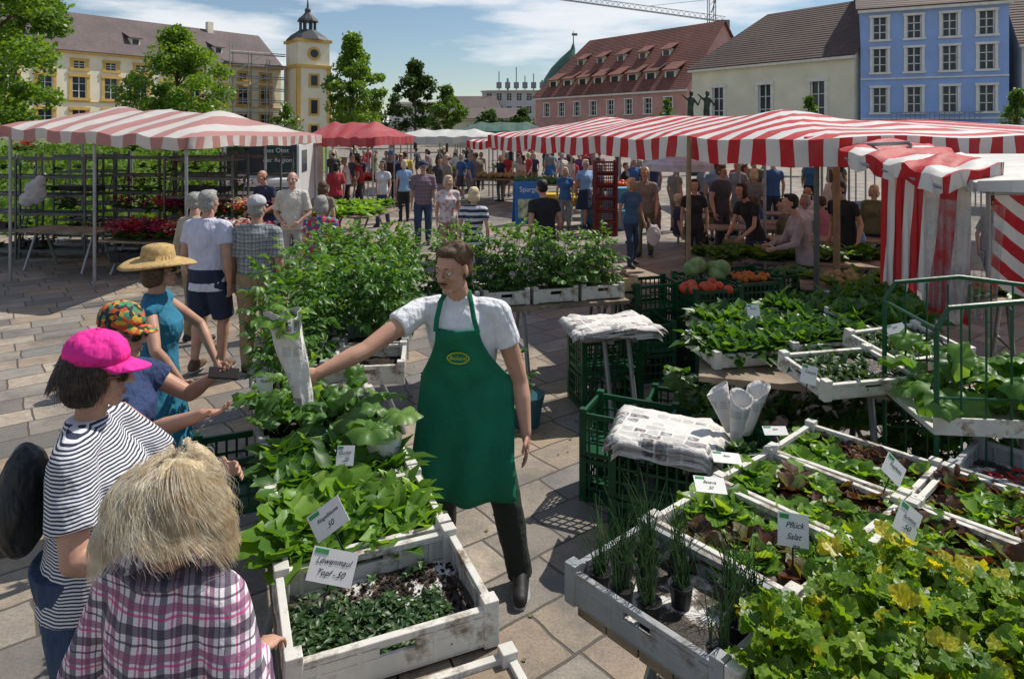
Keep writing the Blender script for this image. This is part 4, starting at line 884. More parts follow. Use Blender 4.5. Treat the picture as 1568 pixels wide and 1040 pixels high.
def person(name,loc,face,h=1.75,fem=False,top=None,bot=None,skin=None,hair=None,hs='short',hat=None,hatm=None,sleeve=.5,legs='long',lean=(0,0),arms=None,feet=None,hy=0,hp=0,belly=0,bulk=1.,lod=2,shoe=None,sit=False,walk=0,curl=.5,glasses=False,must=False,untuck=.0,sw=None,hdrop=0,armk=1.,legk=1.):
    s=h/1.75; yaw=math.atan2(-face[0],face[1]); E=empty(name,(loc[0],loc[1],loc[2] if len(loc)>2 else 0),yaw,s)
    inv=(Matrix.Translation(E.location)@Matrix.Rotation(yaw,4,'Z')@Matrix.Scale(s,4)).inverted()
    skin=skin or skinA; hair=hair or H_br; shoe=shoe or shoeD; vox={0:.03,1:.02,2:.011,3:.0075}[lod]; nn={0:8,1:8,2:12,3:14}[lod]
    dz=-.43 if sit else 0; sw=sw or (.165 if fem else .19)
    def o(z): 
        t=max(0,(z-.95)/.55)**1.2; return Vector((lean[0]*t,lean[1]*t,dz))
    def S(x,y,z): return Vector((x,y,z))+o(z)
    bk=bulk*(.93 if fem else 1.)
    T=[]
    if fem: prof=[(.86,.178,.125,0),(.95,.172,.12,0),(1.05,.142,.105,.005),(1.14,.138,.10,.01),(1.24,.15,.125,.02),(1.31,.158,.125,.02),(1.38,.155,.09,0),(1.44,.12,.065,-.01),(1.49,.055,.05,-.01)]
    else: prof=[(.86,.165,.115,0),(.95,.16,.112,0),(1.05,.152,.105,.0),(1.16,.158,.108,.005),(1.27,.178,.12,.01),(1.36,.185,.115,.005),(1.42,.165,.09,-.005),(1.46,.11,.065,-.01),(1.50,.06,.052,-.01)]
    def sec(z,rx,ry,yo,g=0,gx=0):
        b_=belly*math.exp(-((z-1.05)/.16)**2); c=o(z); return (c.x,c.y+yo+b_*.8,z+dz,(rx*bk+b_*.5)+g+gx,(ry*bk+b_)+g)
    tb=MB(); g=.008; z0=.86-untuck
    for i,(z,rx,ry,yo) in enumerate(prof):
        if i==0: T.append(sec(z0,rx,ry,yo,g,.01+max(0,untuck)*.1)); 
        if z>z0 and i>0: T.append(sec(z,rx,ry,yo,g))
    tb.loft(T,20)
    AR={}
    for sd_,nm in ((1,'r'),(-1,'l')):
        sh=S(sd_*sw,0,1.415)
        a=(arms or {}).get(nm)
        if a and a.get('w',True): el,wr=inv@Vector(a['el']),inv@Vector(a['wr'])
        elif a: el,wr=Vector(a['el'])+Vector((0,0,dz)),Vector(a['wr'])+Vector((0,0,dz))
        else:
            k=walk*sd_; el=S(sd_*(sw+.055),-.03-k*.06,1.13); wr=el+Vector((sd_*.0,.07-k*.12,-.25))
        fd=(wr-el).normalized()
        if a and 'fd' in a: fd=(inv.to_3x3()@Vector(a['fd'])).normalized()
        pn=Vector((-sd_,.25,0))
        if a and 'pn' in a: pn=inv.to_3x3()@Vector(a['pn'])
        AR[sd_]=(sh,el,wr,fd,pn)
        tb.cap(S(sd_*sw*.55,-.005,1.425),sh,.065*bk,.062*bk)
        ra=.047*bk*armk
        if sleeve>0:
            e=sh.lerp(el,min(1,sleeve)); tb.cap(sh,e,ra+.016,ra+.012) if sleeve>=1 else tb.path([sh+(sh-e).normalized()*.02,sh,e],[.03,ra+.014,ra+.019],12)
            if sleeve>1: e2=el.lerp(wr,min(1,sleeve-1)); tb.cap(el,e2,ra+.006,.036)
    tb.obj('top',top,E,smooth=True,vox=vox,sm=5,disp=.014 if lod>=2 else 0)
    sk=MB(); sk.cap(S(0,-.01,1.44),S(0,.01,1.55),.052 if fem else .058,.05 if fem else .055,n=nn)
    k_=(.84 if fem else 1.)*armk
    for sd_,(sh,el,wr,fd,pn) in AR.items():
        ra=.047*bk
        m1=sh.lerp(el,.45); sk.cap(sh,m1,ra*k_,ra*k_,n=nn); sk.cap(m1,el,ra*k_,ra*.80*k_,n=nn); m2=el.lerp(wr,.3); sk.cap(el,m2,ra*.80*k_,ra*.86*k_,n=nn); sk.cap(m2,wr,ra*.86*k_,.0245*k_,n=nn)
        cu=curl
        if arms and {1:'r',-1:'l'}[sd_] in arms: cu=arms[{1:'r',-1:'l'}[sd_]].get('curl',curl)
        hand(sk,wr,fd,pn,sd_,cu,.93 if fem else 1.03)
    lg=MB(); shm=MB(); so_=MB()
    for sd_,i in ((1,0),(-1,1)):
        hipj=Vector((sd_*.088*bk,0,.88+dz))
        if feet: f_=inv@Vector((*feet[i],0)); f_=Vector((f_.x,f_.y,.085))
        elif sit: f_=Vector((sd_*.12,.42,.085))
        else: f_=Vector((sd_*.10,walk*sd_*.22,.085+(.03 if walk*sd_<0 else 0)))
        kn=(hipj+f_)/2+Vector((sd_*.01,.045+abs(walk)*.05,.02))
        if sit: kn=Vector((sd_*.13,.44,.50))
        th,kk,an=.082*bk,.056*bk*legk,.038
        if legs!='long' : 
            cm=kn.lerp(f_,.3); sk.cap(hipj.lerp(kn,.5),kn,th*.8,kk*.92,n=nn); sk.cap(kn,cm,kk*.9,kk*.92,n=nn); sk.cap(cm,f_,kk*.92,.034,n=nn)
        if legs=='long': lg.cap(hipj,kn,(th+.012)*legk,kk+.018,n=nn+2); lg.path([kn+(kn-f_).normalized()*.02,kn,kn.lerp(f_,.5),f_+Vector((0,0,-.03))],[kk*.7,kk+.017,kk+.012,.056*legk],nn+2)
        elif legs=='shorts': e=kn+Vector((0,0,.03)); lg.path([hipj+Vector((0,0,.05)),hipj,hipj.lerp(e,.5),e],[th*.8,th+.02,th+.02,kk+.04],nn+4)
        hl=f_+Vector((0,-.035,-.045)); to_=f_+Vector((sd_*.015,.155,-.05))
        shm.cap(f_+Vector((0,-.01,.0)),hl+Vector((0,0,.005)),.043,.042,n=nn); shm.cap(hl.lerp(to_,.2),to_,.045,.038,n=nn); shm.cap(f_+Vector((0,.02,.0)),hl.lerp(to_,.7)+Vector((0,0,.01)),.04,.036,n=nn)
        so_.path([hl+Vector((0,-.035,-.034)),hl+Vector((0,0,-.034)),hl.lerp(to_,.65)+Vector((sd_*.005,0,-.034+.0)),to_+Vector((0,.03,-.027))],[(.02,.012),(.042,.012),(.05,.012),(.025,.012)],10)
    if legs in('dress','skirt'):
        hem=.50 if legs=='skirt' else .42
        secs=[(o(z).x,0,z+dz,rx*bk,ry*bk) for z,rx,ry in ((hem,.27,.22),(.65,.23,.19),(.8,.205,.155),(.93,.18,.13),(1.05,.15,.11))]
        lg.loft(secs,22)
    else: lg.loft([(0,0,.80+dz,.10*bk,.09*bk),(0,0,.86+dz,.172*bk,.118*bk),(0,0,.95+dz,.166*bk+belly*.3,.117*bk+belly*.5),(0,0,1.02+dz,.155*bk+belly*.4,.108*bk+belly*.8)],20)
    lg.obj('lower_garment',bot,E,smooth=True,vox=vox*1.15,sm=4,disp=.014 if lod>=2 else 0)
    shm.obj('shoes',shoe,E,smooth=True,vox=min(vox,.011) if lod>1 else 0,sm=3); so_.obj('soles',solem,E,smooth=True)
    sk.obj('arms_and_neck',skin,E,smooth=True,vox={0:0,1:0,2:.0065,3:.0048}[lod],sm=3)
    hc=S(0,.02+.02*hp,1.645-hdrop)+Vector((0,max(0,-hp)*.05,0)); HM=Matrix.Translation(hc)@Matrix.Rotation(hy,4,'Z')@Matrix.Rotation(hp,4,'X')@Matrix.Scale(1.04,4)
    HE=bpy.data.objects.new('head',None); link(HE); HE.parent=E; HE.matrix_local=HM; HE.empty_display_size=.05
    hd=MB(); e=hd.ell; n_=(10,7) if lod<2 else (18,12)
    def el_(c,r,m=None): e(c,r,m,n=n_[0],k=n_[1])
    el_((0,-.01,.03),(.074,.092,.088)); el_((0,.025,-.035),(.057,.062,.075)); el_((0,.066,-.09),(.028,.022,.02)); el_((0,.02,-.06),(.052,.05,.045))
    hd.cap((0,.083,.018),(0,.108,-.018),.008,.0125,n=8); el_((.012,.097,-.022),(.009,.010,.008)); el_((-.012,.097,-.022),(.009,.010,.008))
    el_((0,.068,.033),(.055,.02,.011)); 
    for sx in (-1,1): el_((sx*.037,.06,-.02),(.024,.022,.02)); el_((sx*.076,-.005,-.003),(.008,.019,.031),Matrix.Rotation(sx*-.25,3,'Z')); el_((sx*.031,.073,.019),(.018,.013,.008))
    el_((0,.085,-.054),(.024,.010,.0055)); el_((0,.083,-.064),(.021,.010,.006))
    hd.obj('skull',skin,HE,smooth=True,vox={0:0,1:0,2:.006,3:.0042}[lod],sm=2 if lod>1 else 0)
    ey=MB(); iy=MB(); lp=MB()
    for sx in (-1,1): ey.ell((sx*.031,.072,.005),(.0135,.012,.0075),n=10,k=8); iy.ell((sx*.031,.083,.005),(.0045,.0025,.005),n=8,k=6); iy.ell((sx*.031,.085,.032),(.016,.004,.0024),Matrix.Rotation(-sx*.1,3,'Y'),n=8,k=6)
    ey.obj('eyes',eyew,HE,smooth=True); iy.obj('irises_and_brows',M('brow_brown',(.06,.035,.02)) if hair is H_br else eyed,HE,smooth=True)
    lp.ell((0,.0915,-.0545),(.021,.006,.0045),n=10,k=6); lp.ell((0,.090,-.0635),(.018,.006,.005),n=10,k=6); lp.obj('lips',lipm,HE,smooth=True)
    if must: q=MB(); q.ell((0,.0955,-.043),(.022,.006,.004),n=12,k=8); q.ell((.019,.09,-.046),(.009,.006,.0035)); q.ell((-.019,.09,-.046),(.009,.006,.0035)); q.obj('moustache',H_br,HE,smooth=True)
    if glasses:
        q=MB()
        for sx in (-1,1): q.ell((sx*.034,.094,.004),(.027,.006,.021),Matrix.Rotation(-sx*.25,3,'Z'),n=14,k=8); q.tube((sx*.06,.085,.012),(sx*.078,-.01,.012),.0025,n=5)
        q.tube((-.012,.099,.012),(.012,.099,.012),.002,n=5); q.obj('sunglasses',eyed,HE,smooth=True)
    hr=MB(); hh=lambda c,r:hr.ell(c,r,n=16,k=10)
    if hs=='bald': hh((0,-.03,.0),(.079,.083,.05))
    else: hh((0,-.022,.045),(.081,.092,.085)); hh((0,-.045,-.01),(.076,.062,.06)); hh((0,.035,.098),(.054,.045,.026))
    if hs in('bob','long'): hh((0,-.04,-.035),(.09,.07,.085)); hh((.068,.0,-.02),(.022,.045,.08)); hh((-.068,.0,-.02),(.022,.045,.08))
    if hs=='long': hh((0,-.05,-.12),(.085,.05,.11))
    hr.obj('hair',hair,HE,smooth=True,vox=.011 if lod>1 else 0,sm=1,disp=.014 if lod>1 else 0)
    if hat=='cap':
        q=MB(); q.loft([(0,-.012,.045,.087,.104),(0,-.012,.075,.087,.104),(0,-.014,.105,.078,.092),(0,-.016,.13,.055,.066),(0,-.016,.142,.028,.034),(0,-.016,.146,.006,.008)],22)
        v=[];f=[];n=14;kk=6
        for j in range(kk+1):
            for i in range(n+1):
                a=-1.15+2.3*i/n; x=math.sin(a)*.085; y=-.012+math.cos(a)*.10+ (j/kk)*.078*max(0.001,math.cos(a*1.1))**.6
                v.append((x*(1-.05*j/kk),y,.052-.02*(j/kk)-1.6*x*x))
        for j in range(kk):
            for i in range(n): a=j*(n+1)+i; f.append((a,a+1,a+n+2,a+n+1))
        q2=MB(); q2.add(v,f); q.obj('cap_crown',hatm,HE,smooth=True); q2.obj('cap_brim',hatm,HE,smooth=True,solid=.004); q=MB(); q.ell((0,-.016,.147),(.008,.008,.005)); q.obj('cap_button',hatm,HE)
    if hat=='straw':
        q=MB(); n=32; prof_=[(.0,.15),(.05,.152),(.08,.14),(.088,.10),(.092,.062),(.13,.058),(.165,.052),(.19,.045),(.205,.035),(.2,.03)]
        for r,z in prof_:
            for k in range(n): a=2*pi*k/n; w_=.012*math.sin(2*a+.6)*(r>.1)*(r/.2); q.v.append((r*math.cos(a),-.01+r*math.sin(a)*1.08,z+w_))
        for j in range(len(prof_)-1):
            for k in range(n): q.f.append((j*n+k,j*n+(k+1)%n,(j+1)*n+(k+1)%n,(j+1)*n+k))
        q.obj('hat',hatm,HE,smooth=True,solid=.003); q=MB(); q.loft([(0,-.01,.066,.0935,.101),(0,-.01,.09,.0915,.099)],28); q.obj('hat_band',M('hat_band',(.10,.05,.03)),HE,smooth=True)
    return E,inv,HE,S
def strands(HE,n,mat,L=.2,seed=1,r0=.0016,amp=.02,ncl=70,vol=.9,zmin=-.3,zmax=1.,up0=.3,lift=1.,spread=.022):
    rs=np.random.RandomState(seed); K=13; V_=[];F_=[]
    cl=rs.rand(ncl,2); cph=rs.rand(ncl)*6.28; cfr=4+4*rs.rand(ncl); cll=.6+.55*rs.rand(ncl); csw=rs.randn(ncl)*.35; cvol=.6+.8*rs.rand(ncl)
    for i in range(n):
        ci=rs.randint(ncl); c=cl[ci]; th=(c[0]+rs.randn()*spread)*2*pi; sp=c[1]*(zmax-zmin)+zmin+rs.randn()*.07
        if sp>.999 or sp<zmin: sp=min(.999,max(zmin,sp))
        ph=math.asin(sp)
        dv=np.array([math.cos(th)*math.cos(ph),math.sin(th)*math.cos(ph),math.sin(ph)])
        if dv[1]>.6 and dv[2]<.55: continue
        p=np.array([0,-.022,.04])+dv*np.array([.082,.095,.088])*lift; out=dv*np.array([1,1,.3]); out/=np.linalg.norm(out)+1e-6
        tang=np.array([-dv[1],dv[0],0]); ll=L*cll[ci]*(.85+.3*rs.rand()); dirn=out*vol*cvol[ci]+np.array([0,0,up0])+tang*csw[ci]; ph0=cph[ci]+rs.randn()*.22; pts=[]
        for k in range(K):
            t=k/(K-1); A_=amp*min(1,t*1.8); pts.append(p+tang*A_*math.sin(ph0+t*cfr[ci])+out*A_*.9*math.cos(ph0+t*cfr[ci]))
            dirn=dirn*.74+np.array([0,0,-.25])+out*.05; p=p+dirn/np.linalg.norm(dirn)*ll/(K-1)
            e_=(p-np.array([0,-.02,0]))/np.array([.090,.104,.13]); ln=np.linalg.norm(e_)
            if ln<1: p=np.array([0,-.02,0])+e_/ln*np.array([.090,.104,.13])
        b0=len(V_)
        for k,pt in enumerate(pts):
            r=r0*(1-.7*k/(K-1))
            for j in range(3): a=2*pi*j/3; V_.append(tuple(pt+r*(tang*math.cos(a)+out*math.sin(a))))
        for k in range(K-1):
            for j in range(3): a=b0+k*3+j;b2=b0+k*3+(j+1)%3; F_.append((a,b2,b2+3,a+3))
    q=MB(); q.v=V_;q.f=F_; q.obj('hair_strands',mat,HE,smooth=True)
def hairmat(name,c1,c2,s=45,tr=0):
    m,nt,b=newmat(name); c=ramp(nt,noise(nt,tco(nt),s,3),[(.3,c1),(.7,c2)]); nt.links.new(c,b.inputs[0]); b.inputs['Roughness'].default_value=.38; b.inputs['Specular IOR Level'].default_value=.6
    if tr: add_trans(nt,b,c,tr)
    return m
# vendor
wh=cloth('white_tshirt',(.72,.73,.76)); apg=M('apron_green',(.005,.155,.08),.8,.14,5,.8,.04,6)
tr_=fabric('work_trousers','floral',[(.012,.018,.015),(.012,.018,.015),(.006,.045,.025)],.22)
E,inv,HE,S=person('market_vendor',(-.24,3.80),(-.12,-1),1.84,top=wh,bot=tr_,skin=skinB,hair=H_br,hs='short',lod=3,sleeve=.45,lean=(.04,.09),sw=.2,armk=1.12,legk=1.12,
  feet=[(-.40,3.92),(.045,3.70)],arms={'r':dict(el=(-.755,3.52,1.335),wr=(-.955,3.37,1.27),fd=(-1,-.45,-.15),pn=(-.3,.9,-.2),curl=.85),'l':dict(el=(.045,3.74,1.09),wr=(.075,3.66,.845),fd=(0.05,-.2,-1),pn=(-1,0,0),curl=.3)},hy=-.5,hp=-.22,must=True)
strands(HE,4500,hairmat('brown_strands',(.06,.033,.016),(.22,.13,.065)),.028,8,.0009,.0012,150,.4,.15,1.,.3)
q=MB(); nz,nx=26,22
for j in range(nz+1):
    z=1.345-(1.345-.50)*j/nz
    w_=.115 if z>1.30 else (.115+(.245-.115)*min(1,(1.30-z)/.24)**1.3 if z>1.06 else .245+.03*(1.06-z)/.56)
    c=S(0,0,z); lo=max(0,1.06-z)/.56
    for i in range(nx+1):
        x=(i/nx*2-1)*w_; y0=.148+.085*lo**.8
        q.v.append((c.x+x,c.y+y0-(1.9-1.35*min(1,lo*1.6))*x*x+max(0,.98-z)*.045*math.sin(x*30+1+z*3)+.005*math.sin(z*30+x*20)+.006*math.sin(x*45-z*18)*(z>.9),z-.015*math.cos(x*9)*(j==nz)))
for j in range(nz):
    for i in range(nx): a=j*(nx+1)+i; q.f.append((a,a+1,a+nx+2,a+nx+1))
q.obj('apron',apg,E,smooth=True,solid=.006)
q=MB()
for s_ in (-1,1):
    q.path([S(s_*.108,.137,1.335),S(s_*.095,.13,1.40),S(s_*.078,.07,1.478),S(s_*.06,.0,1.515),S(s_*.03,-.055,1.51)],[(.013,.004)]*5,8)
    q.path([S(s_*.235,.04,1.07),S(s_*.15,-.10,1.07),S(0,-.135,1.07)],[(.012,.004)]*3,8)
q.obj('apron_straps',apg,E)
cc_=S(0,0,1.235); q=MB(); q.loft([(0,0,-.001,.058,.030),(0,0,.001,.058,.030)],28); o_=q.obj('apron_logo',M('logo_yellow',(.50,.55,.02)),E); o_.location=(cc_.x,cc_.y+.156,1.205); o_.rotation_euler=(pi/2,0,pi)
q=MB(); q.loft([(0,0,-.001,.052,.025),(0,0,.0016,.052,.025)],28); o_=q.obj('apron_logo_inner',apg,E); o_.location=(cc_.x,cc_.y+.157,1.205); o_.rotation_euler=(pi/2,0,pi)
t=bpy.data.curves.new('t','FONT'); t.body='Bioland'; t.size=.030; t.align_x='CENTER'; t.extrude=.0005; t.materials.append(MC['logo_yellow']); o_=link(bpy.data.objects.new('apron_lettering',t)); o_.parent=E; o_.location=(cc_.x,cc_.y+.1605,1.197); o_.rotation_euler=(pi/2,0,pi)
E=empty('newspaper_wrapped_plant',(-1.06,3.31,1.25)); q=MB(); n=22
for j in range(14):
    t=j/13; z=-.10+.43*t
    for i in range(n+1):
        a=2*pi*i/n*1.06; rr=(.042+.04*t)*(1+.12*math.sin(3*a+5*t)+.08*math.sin(7*a-9*t)); q.v.append((.05-.10*t+rr*math.cos(a),rr*math.sin(a)*.75,z+.025*math.sin(2*a)*(t-.3)))
for j in range(13):
    for i in range(n): a_=j*(n+1)+i; q.f.append((a_,a_+1,a_+n+2,a_+n+1))
q.obj('newspaper_wrap',newsv,E,smooth=False,solid=.0015)
fb=FB(); p_squash(fb,-.03,0,.27,.09,5,.11); p_lettuce(fb,-.03,0,.25,.13,7,T_LET,(.3,1.2)); fb.obj('leaves',L_let,E)
# pink-cap woman
strp=fabric('navy_stripes','hstripe',[(.66,.66,.68),(.02,.025,.06)],.0105); jeans=cloth('blue_jeans',(.03,.06,.12)); pinkm=cloth('pink_cap',(.80,.02,.30))
E,_,HE,_s=person('woman_in_pink_cap',(-1.47,2.38),(.97,.22),1.72,True,strp,jeans,skinB,H_dk,'bob','cap',pinkm,sleeve=.72,belly=.07,bulk=1.22,lod=3,hp=-.12,glasses=True,untuck=-.03,armk=1.15,legk=1.1,arms={'r':dict(el=(-1.36,2.12,1.12),wr=(-1.13,2.2,1.08)),'l':dict(el=(-1.3,2.66,1.14),wr=(-1.08,2.55,1.2))})
strands(HE,3500,hairmat('dark_strands',(.012,.008,.006),(.07,.045,.03)),.085,5,.0012,.006,80,.1,-.35,.15,0.0)
q=MB(); q.ell((0,-.21,1.22),(.14,.07,.2)); q.ell((0,-.26,1.14),(.10,.05,.11)); q.obj('backpack',cloth('black_nylon',(.02,.022,.022),.5),E,smooth=True,vox=.012,sm=5,disp=.03)
# blonde woman in plaid shirt
pl=fabric('plaid_shirt','plaid',[(.68,.62,.65),(.03,.02,.05),(.50,.03,.20),(.24,.06,.15)],.10,amt=.78)
E,_,HE,_s=person('woman_in_plaid_shirt',(-.86,1.72),(.30,.95),1.61,True,pl,jeans,skinB,H_bl,'bob',sleeve=1.92,bulk=1.3,lod=3,hp=-.15,untuck=.08,hdrop=.012,arms={'r':dict(el=(-.60,1.60,1.03),wr=(-.665,1.80,1.09),fd=(.15,.95,-.25),pn=(0,-.3,-1),curl=.65),'l':dict(el=(-1.12,1.78,1.03),wr=(-.98,1.98,1.0))})
q=MB(); q.path([_s(.075,.06,1.45),_s(.085,-.01,1.475),_s(.06,-.07,1.48),_s(0,-.09,1.485),_s(-.06,-.07,1.48),_s(-.085,-.01,1.475),_s(-.075,.06,1.45)],[(.03,.012)]*7,8); q.obj('collar',pl,E,smooth=True)
strands(HE,14000,hairmat('blonde_strands',(.74,.58,.36),(1.0,.93,.74),26,.25),.18,3,.0009,.020,48,.75,-.3,.99,.2,1.0,.026)
strands(HE,1200,hairmat('blonde_flyaways',(.8,.68,.48),(1,.96,.85),26,.25),.15,17,.0005,.025,300,1.0,-.3,.97,.35)
E,_,HE,_s=person('woman_in_patterned_cap',(-1.76,3.05),(.97,-.12),1.66,True,cloth('navy_top',(.02,.04,.12)),jeans,skinB,H_dk,'short','cap',fabric('cap_pattern','floral',[(.02,.02,.02),(.5,.08,.02),(.02,.02,.02),(.5,.3,.03),(.05,.2,.1)],.02),sleeve=.45,bulk=1.12,lod=3,glasses=True,hp=-.1,armk=1.15,arms={'r':dict(el=(-1.52,2.86,1.20),wr=(-1.27,2.80,1.30),fd=(1,-.05,.15),pn=(0,.1,1),curl=.55),'l':dict(el=(-1.55,3.28,1.2),wr=(-1.38,3.15,1.33),fd=(.8,-.5,.3),pn=(.3,-.3,1))})
E2=empty('mobile_phone',(-1.30,3.08,1.37)); E2.rotation_euler=(.5,.2,.4); q=MB(); q.box((0,0,0),(.13,.065,.01)); q.obj('body',eyed,E2,bev=.004)
turq=cloth('turquoise_dress',(.012,.15,.25)); strawm=M('straw',(.48,.32,.13),.8,.2,40,.6,.01,80)
E,_,HE,_s=person('woman_in_straw_hat',(-2.24,4.3),(.85,.2),1.70,True,turq,turq,skinB,H_br,'bob','straw',strawm,sleeve=.0,legs='dress',bulk=1.15,lod=3,glasses=True,arms={'r':dict(el=(-2.1,4.02,1.17),wr=(-2.0,4.12,.96)),'l':dict(el=(-2.1,4.6,1.17),wr=(-1.95,4.5,.95))})
navy=cloth('navy_shorts',(.015,.025,.06)); khaki=cloth('khaki_trousers',(.28,.21,.12)); wht=cloth('lavender_white_tshirt',(.60,.60,.72)); pgr=fabric('grey_plaid','plaid',[(.34,.35,.34),(.10,.12,.14),(.45,.44,.38),(.16,.17,.17)],.075)
person('man_in_white_tshirt',(-3.12,7.0),(.2,.97),1.85,False,wht,navy,skinB,H_gr,'short',sleeve=.55,legs='shorts',lod=2,belly=.04,bulk=1.12,walk=.3,shoe=shoeB,untuck=.05)
person('man_in_checked_shirt',(-2.62,7.0),(.05,1),1.78,False,pgr,khaki,skinB,H_gr,'short','cap',cloth('grey_cap',(.45,.46,.47)),sleeve=.85,lod=2,belly=.05,bulk=1.15,untuck=.02)
person('man_in_beige_jacket',(-3.72,8.0),(.4,.9),1.74,False,cloth('beige_jacket',(.40,.35,.26)),khaki,skinA,H_gr,'short',sleeve=1.85,lod=1)
cols={'cream':(.58,.54,.47),'black':(.015,.015,.018),'red':(.4,.03,.04),'blue':(.04,.12,.3),'skyblue':(.25,.4,.6),'white':(.66,.66,.67),'grey':(.2,.21,.22),'olive':(.12,.13,.06),'yellow':(.6,.45,.04),'pink':(.5,.2,.25),'navy':(.02,.03,.07),'purple':(.12,.04,.14),'taupe':(.22,.18,.15),'hoodie':(.36,.30,.31),'charcoal':(.05,.05,.055)}
K=lambda n:cloth('cloth_'+n,cols[n])
P_=person
P_('elderly_man',(-3.6,11.2),(.1,-1),1.80,False,K('cream'),cloth('light_trousers',(.36,.35,.33)),skinA,H_gr,'bald',sleeve=.85,lod=2,belly=.03,arms={'r':dict(w=False,el=(.26,.0,1.12),wr=(.12,.16,.98)),'l':dict(w=False,el=(-.26,.0,1.12),wr=(-.12,.16,.98))})
P_('man_in_dark_shirt',(-4.55,12.8),(-.5,-1),1.75,False,K('navy'),jeans,skinB,H_dk,'bald',lod=2,lean=(0,.12),arms={'r':dict(w=False,el=(.26,.12,1.12),wr=(.2,.35,1.0)),'l':dict(w=False,el=(-.26,.12,1.12),wr=(-.2,.35,1.0))})
P_('woman_with_grey_hair',(-2.38,8.5),(0,1),1.66,True,fabric('floral_top','floral',[(.4,.03,.05),(.05,.08,.25),(.6,.5,.5),(.1,.3,.2),(.45,.05,.1)],.035),K('navy'),skinA,H_gr,'bob',lod=2,bulk=1.15)
P_('shopper',(-3.3,11.9),(0,1),1.6,True,K('taupe'),K('grey'),hair=H_br,hs='bob',lod=1)
P_('man_in_checked_shirt',(-1.95,15),(.1,-1),1.82,False,fabric('wine_plaid','plaid',[(.25,.17,.2),(.08,.08,.12),(.35,.2,.22),(.15,.1,.13)],.08),jeans,skinA,H_gr,'short','cap',K('navy'),sleeve=.8,lod=2,bulk=1.12,walk=.5)
P_('woman_in_white_blouse',(-1.18,12.6),(.2,-1),1.66,True,fabric('pale_floral','floral',[(.6,.57,.55),(.6,.57,.55),(.5,.25,.27),(.6,.57,.55)],.05),K('pink'),skinA,H_bl,'bob',lod=2,bulk=1.1)
P_('woman_in_striped_top',(-.56,10.0),(.1,1),1.65,True,fabric('stripes_b','hstripe',[(.6,.6,.6),(.02,.03,.07)],.09),K('navy'),skinA,H_bl,'bob',lod=2)
P_('man_in_black_shirt',(.5,10.2),(-.4,.9),1.74,False,K('black'),K('grey'),skinB,H_dk,'short',lod=2,lean=(0,.08))
P_('woman_in_blue_dress',(2.2,12.6),(.4,-.9),1.62,True,cloth('denim_dress',(.05,.14,.26)),jeans,skinB,H_bl,'bob',lod=2,walk=.5)
P_('man_in_khaki_shirt',(2.65,13.6),(-.4,-.9),1.76,False,K('taupe'),K('olive'),skinB,H_bl,'short',lod=2,walk=.3)
P_('woman_in_black',(3.1,11.6),(-.2,-1),1.66,True,K('black'),K('black'),skinB,H_dk,'bob',lod=2)
P_('stall_seller_in_hoodie',(3.66,8.5),(-1,.1),1.68,True,K('hoodie'),cloth('seller_apron',(.01,.06,.04)),skinA,H_dk,'short',sleeve=1.9,lod=2,lean=(0,.14),arms={'r':dict(w=False,el=(.2,.2,1.14),wr=(.16,.42,1.08)),'l':dict(w=False,el=(-.2,.2,1.14),wr=(-.16,.42,1.08))})
P_('shopper_bending',(3.75,10.5),(-.8,-.5),1.68,True,K('black'),K('navy'),skinB,H_dk,'bob',lod=2,lean=(0,.25),arms={'r':dict(w=False,el=(.2,.3,1.1),wr=(.14,.5,.95)),'l':dict(w=False,el=(-.2,.3,1.1),wr=(-.14,.5,.95))})
P_('stall_seller_in_black',(5.0,10.2),(-.8,-.4),1.72,False,K('black'),K('black'),skinB,H_dk,'short',lod=2,lean=(0,.12))
P_('man_in_blue_shirt',(4.65,15.5),(0,1),1.82,False,K('skyblue'),K('olive'),skinA,H_br,'short',legs='shorts',lod=1)
P_('man_in_blue_shirt',(6.5,17),(0,1),1.82,False,K('blue'),K('navy'),skinA,H_gr,'short',lod=1)
P_('mother_with_bag',(-3.4,18),(-.3,-1),1.72,True,K('white'),jeans,skinA,H_br,'long',lod=1,walk=.5); P_('man_in_yellow_shirt',(-3.75,24),(0,1),1.8,False,K('yellow'),jeans,lod=1)
ck=['cream','black','red','blue','skyblue','white','grey','olive','pink','navy','purple','taupe','charcoal','black','navy','charcoal','grey']; hm=[H_br,H_dk,H_gr,H_bl]
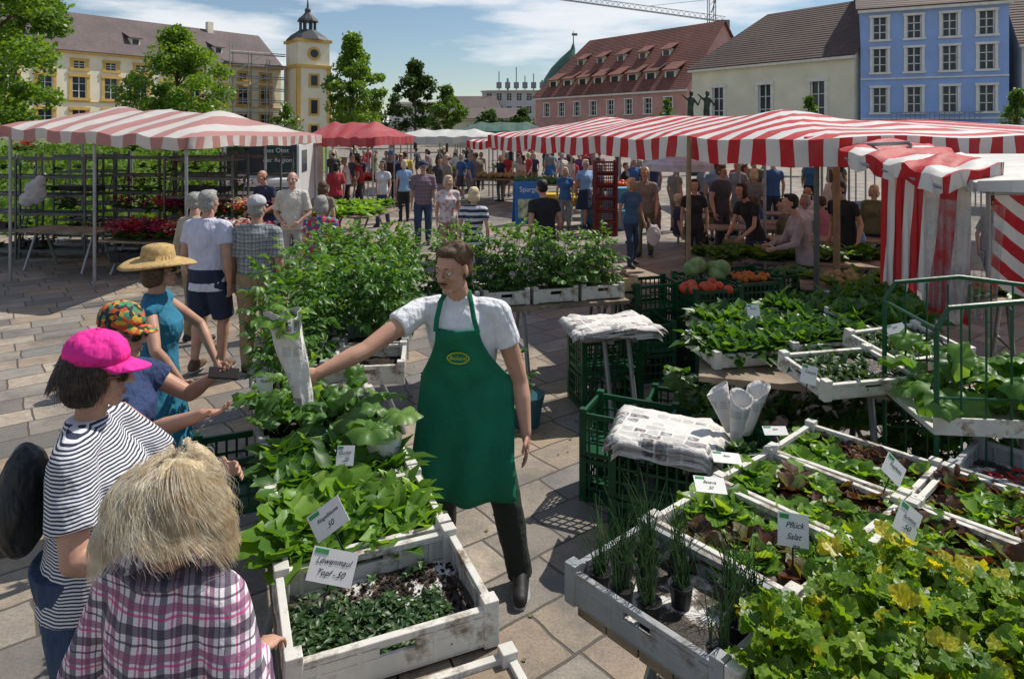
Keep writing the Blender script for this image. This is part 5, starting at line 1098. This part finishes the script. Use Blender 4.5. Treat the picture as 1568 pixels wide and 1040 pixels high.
def rnd_person(x,y,sit=False):
    fem=R.random()<.5; a=R.random()*6.28
    P_('seated_visitor' if sit else 'market_visitor',(x,y),(math.cos(a),math.sin(a)),R.uniform(1.6,1.85) if not fem else R.uniform(1.55,1.72),fem,K(R.choice(ck)),K(R.choice(['navy','black','grey','taupe','olive','blue','charcoal'])),R.choice([skinA,skinB]),R.choice(hm),R.choice(['bob','long','short']) if fem else R.choice(['short','short','bald']),legs=R.choice(['long','long','shorts','skirt']) if not sit else 'long',lod=0 if y>18 else 1,sit=sit,walk=R.choice([0,0,.4,.6]),bulk=R.uniform(.95,1.15),sleeve=R.choice([.5,.5,.8,1.8]),lean=(0,R.choice([0,0,.08])))
for i in range(72):
    y=22+R.random()**.8*18; px=R.uniform(-.267,.185); rnd_person(px*y,y)
for i in range(22):
    y=R.uniform(16,22); rnd_person(R.uniform(.05,.5)*y,y)
for (x,y) in [(4.3,12.2),(5.5,12.8),(4.6,14.8),(6.2,14.3),(5.3,10.7),(7.1,12.3),(8.2,14.8),(3.4,14.0),(5.9,13.0),(3.1,15),(4.9,12.3),(6.8,11.2)]: rnd_person(x,y,True)
for (x,y) in [(6.1,11.5),(6.7,14),(5.6,16.5),(7.5,12.5),(-4.6,17.8),(-3.0,19),(-1.9,20),(-5.3,22),(4.1,13.4),(5.1,14.4),(7.2,15.5),(5.9,9.8),(6.9,9.9)]: rnd_person(x,y)
brz=M('bronze',(.05,.075,.06),.5,.3,3,.3,metal=.6)
E=empty('bronze_statue_group',(10.9,40,0)); q=MB(); q.path([(0,0,0),(0,0,3.0),(0,0,3.15)],[.45,.3,.6],12); q.obj('pedestal',brz,E)
for sx in (-.45,.5):
    q=MB(); x=sx
    q.cap((x-.1,0,3.2),(x-.05,0,3.9),.09,.13); q.cap((x+.12,0,3.2),(x+.05,0,3.9),.09,.13); q.cap((x,0,3.9),(x+.05,0,4.45),.17,.2); q.ell((x+.05,0,4.8),(.13,.14,.17)); q.cap((x-.18,0,4.45),(x-.5,0,4.75),.07,.05); q.cap((x+.22,0,4.45),(x+.45,0,4.1),.07,.05); q.cap((x+.45,0,4.1),(x+.6,0,4.5),.05,.04)
    q.obj('figure',brz,E,vox=.04,sm=2)
print('built')
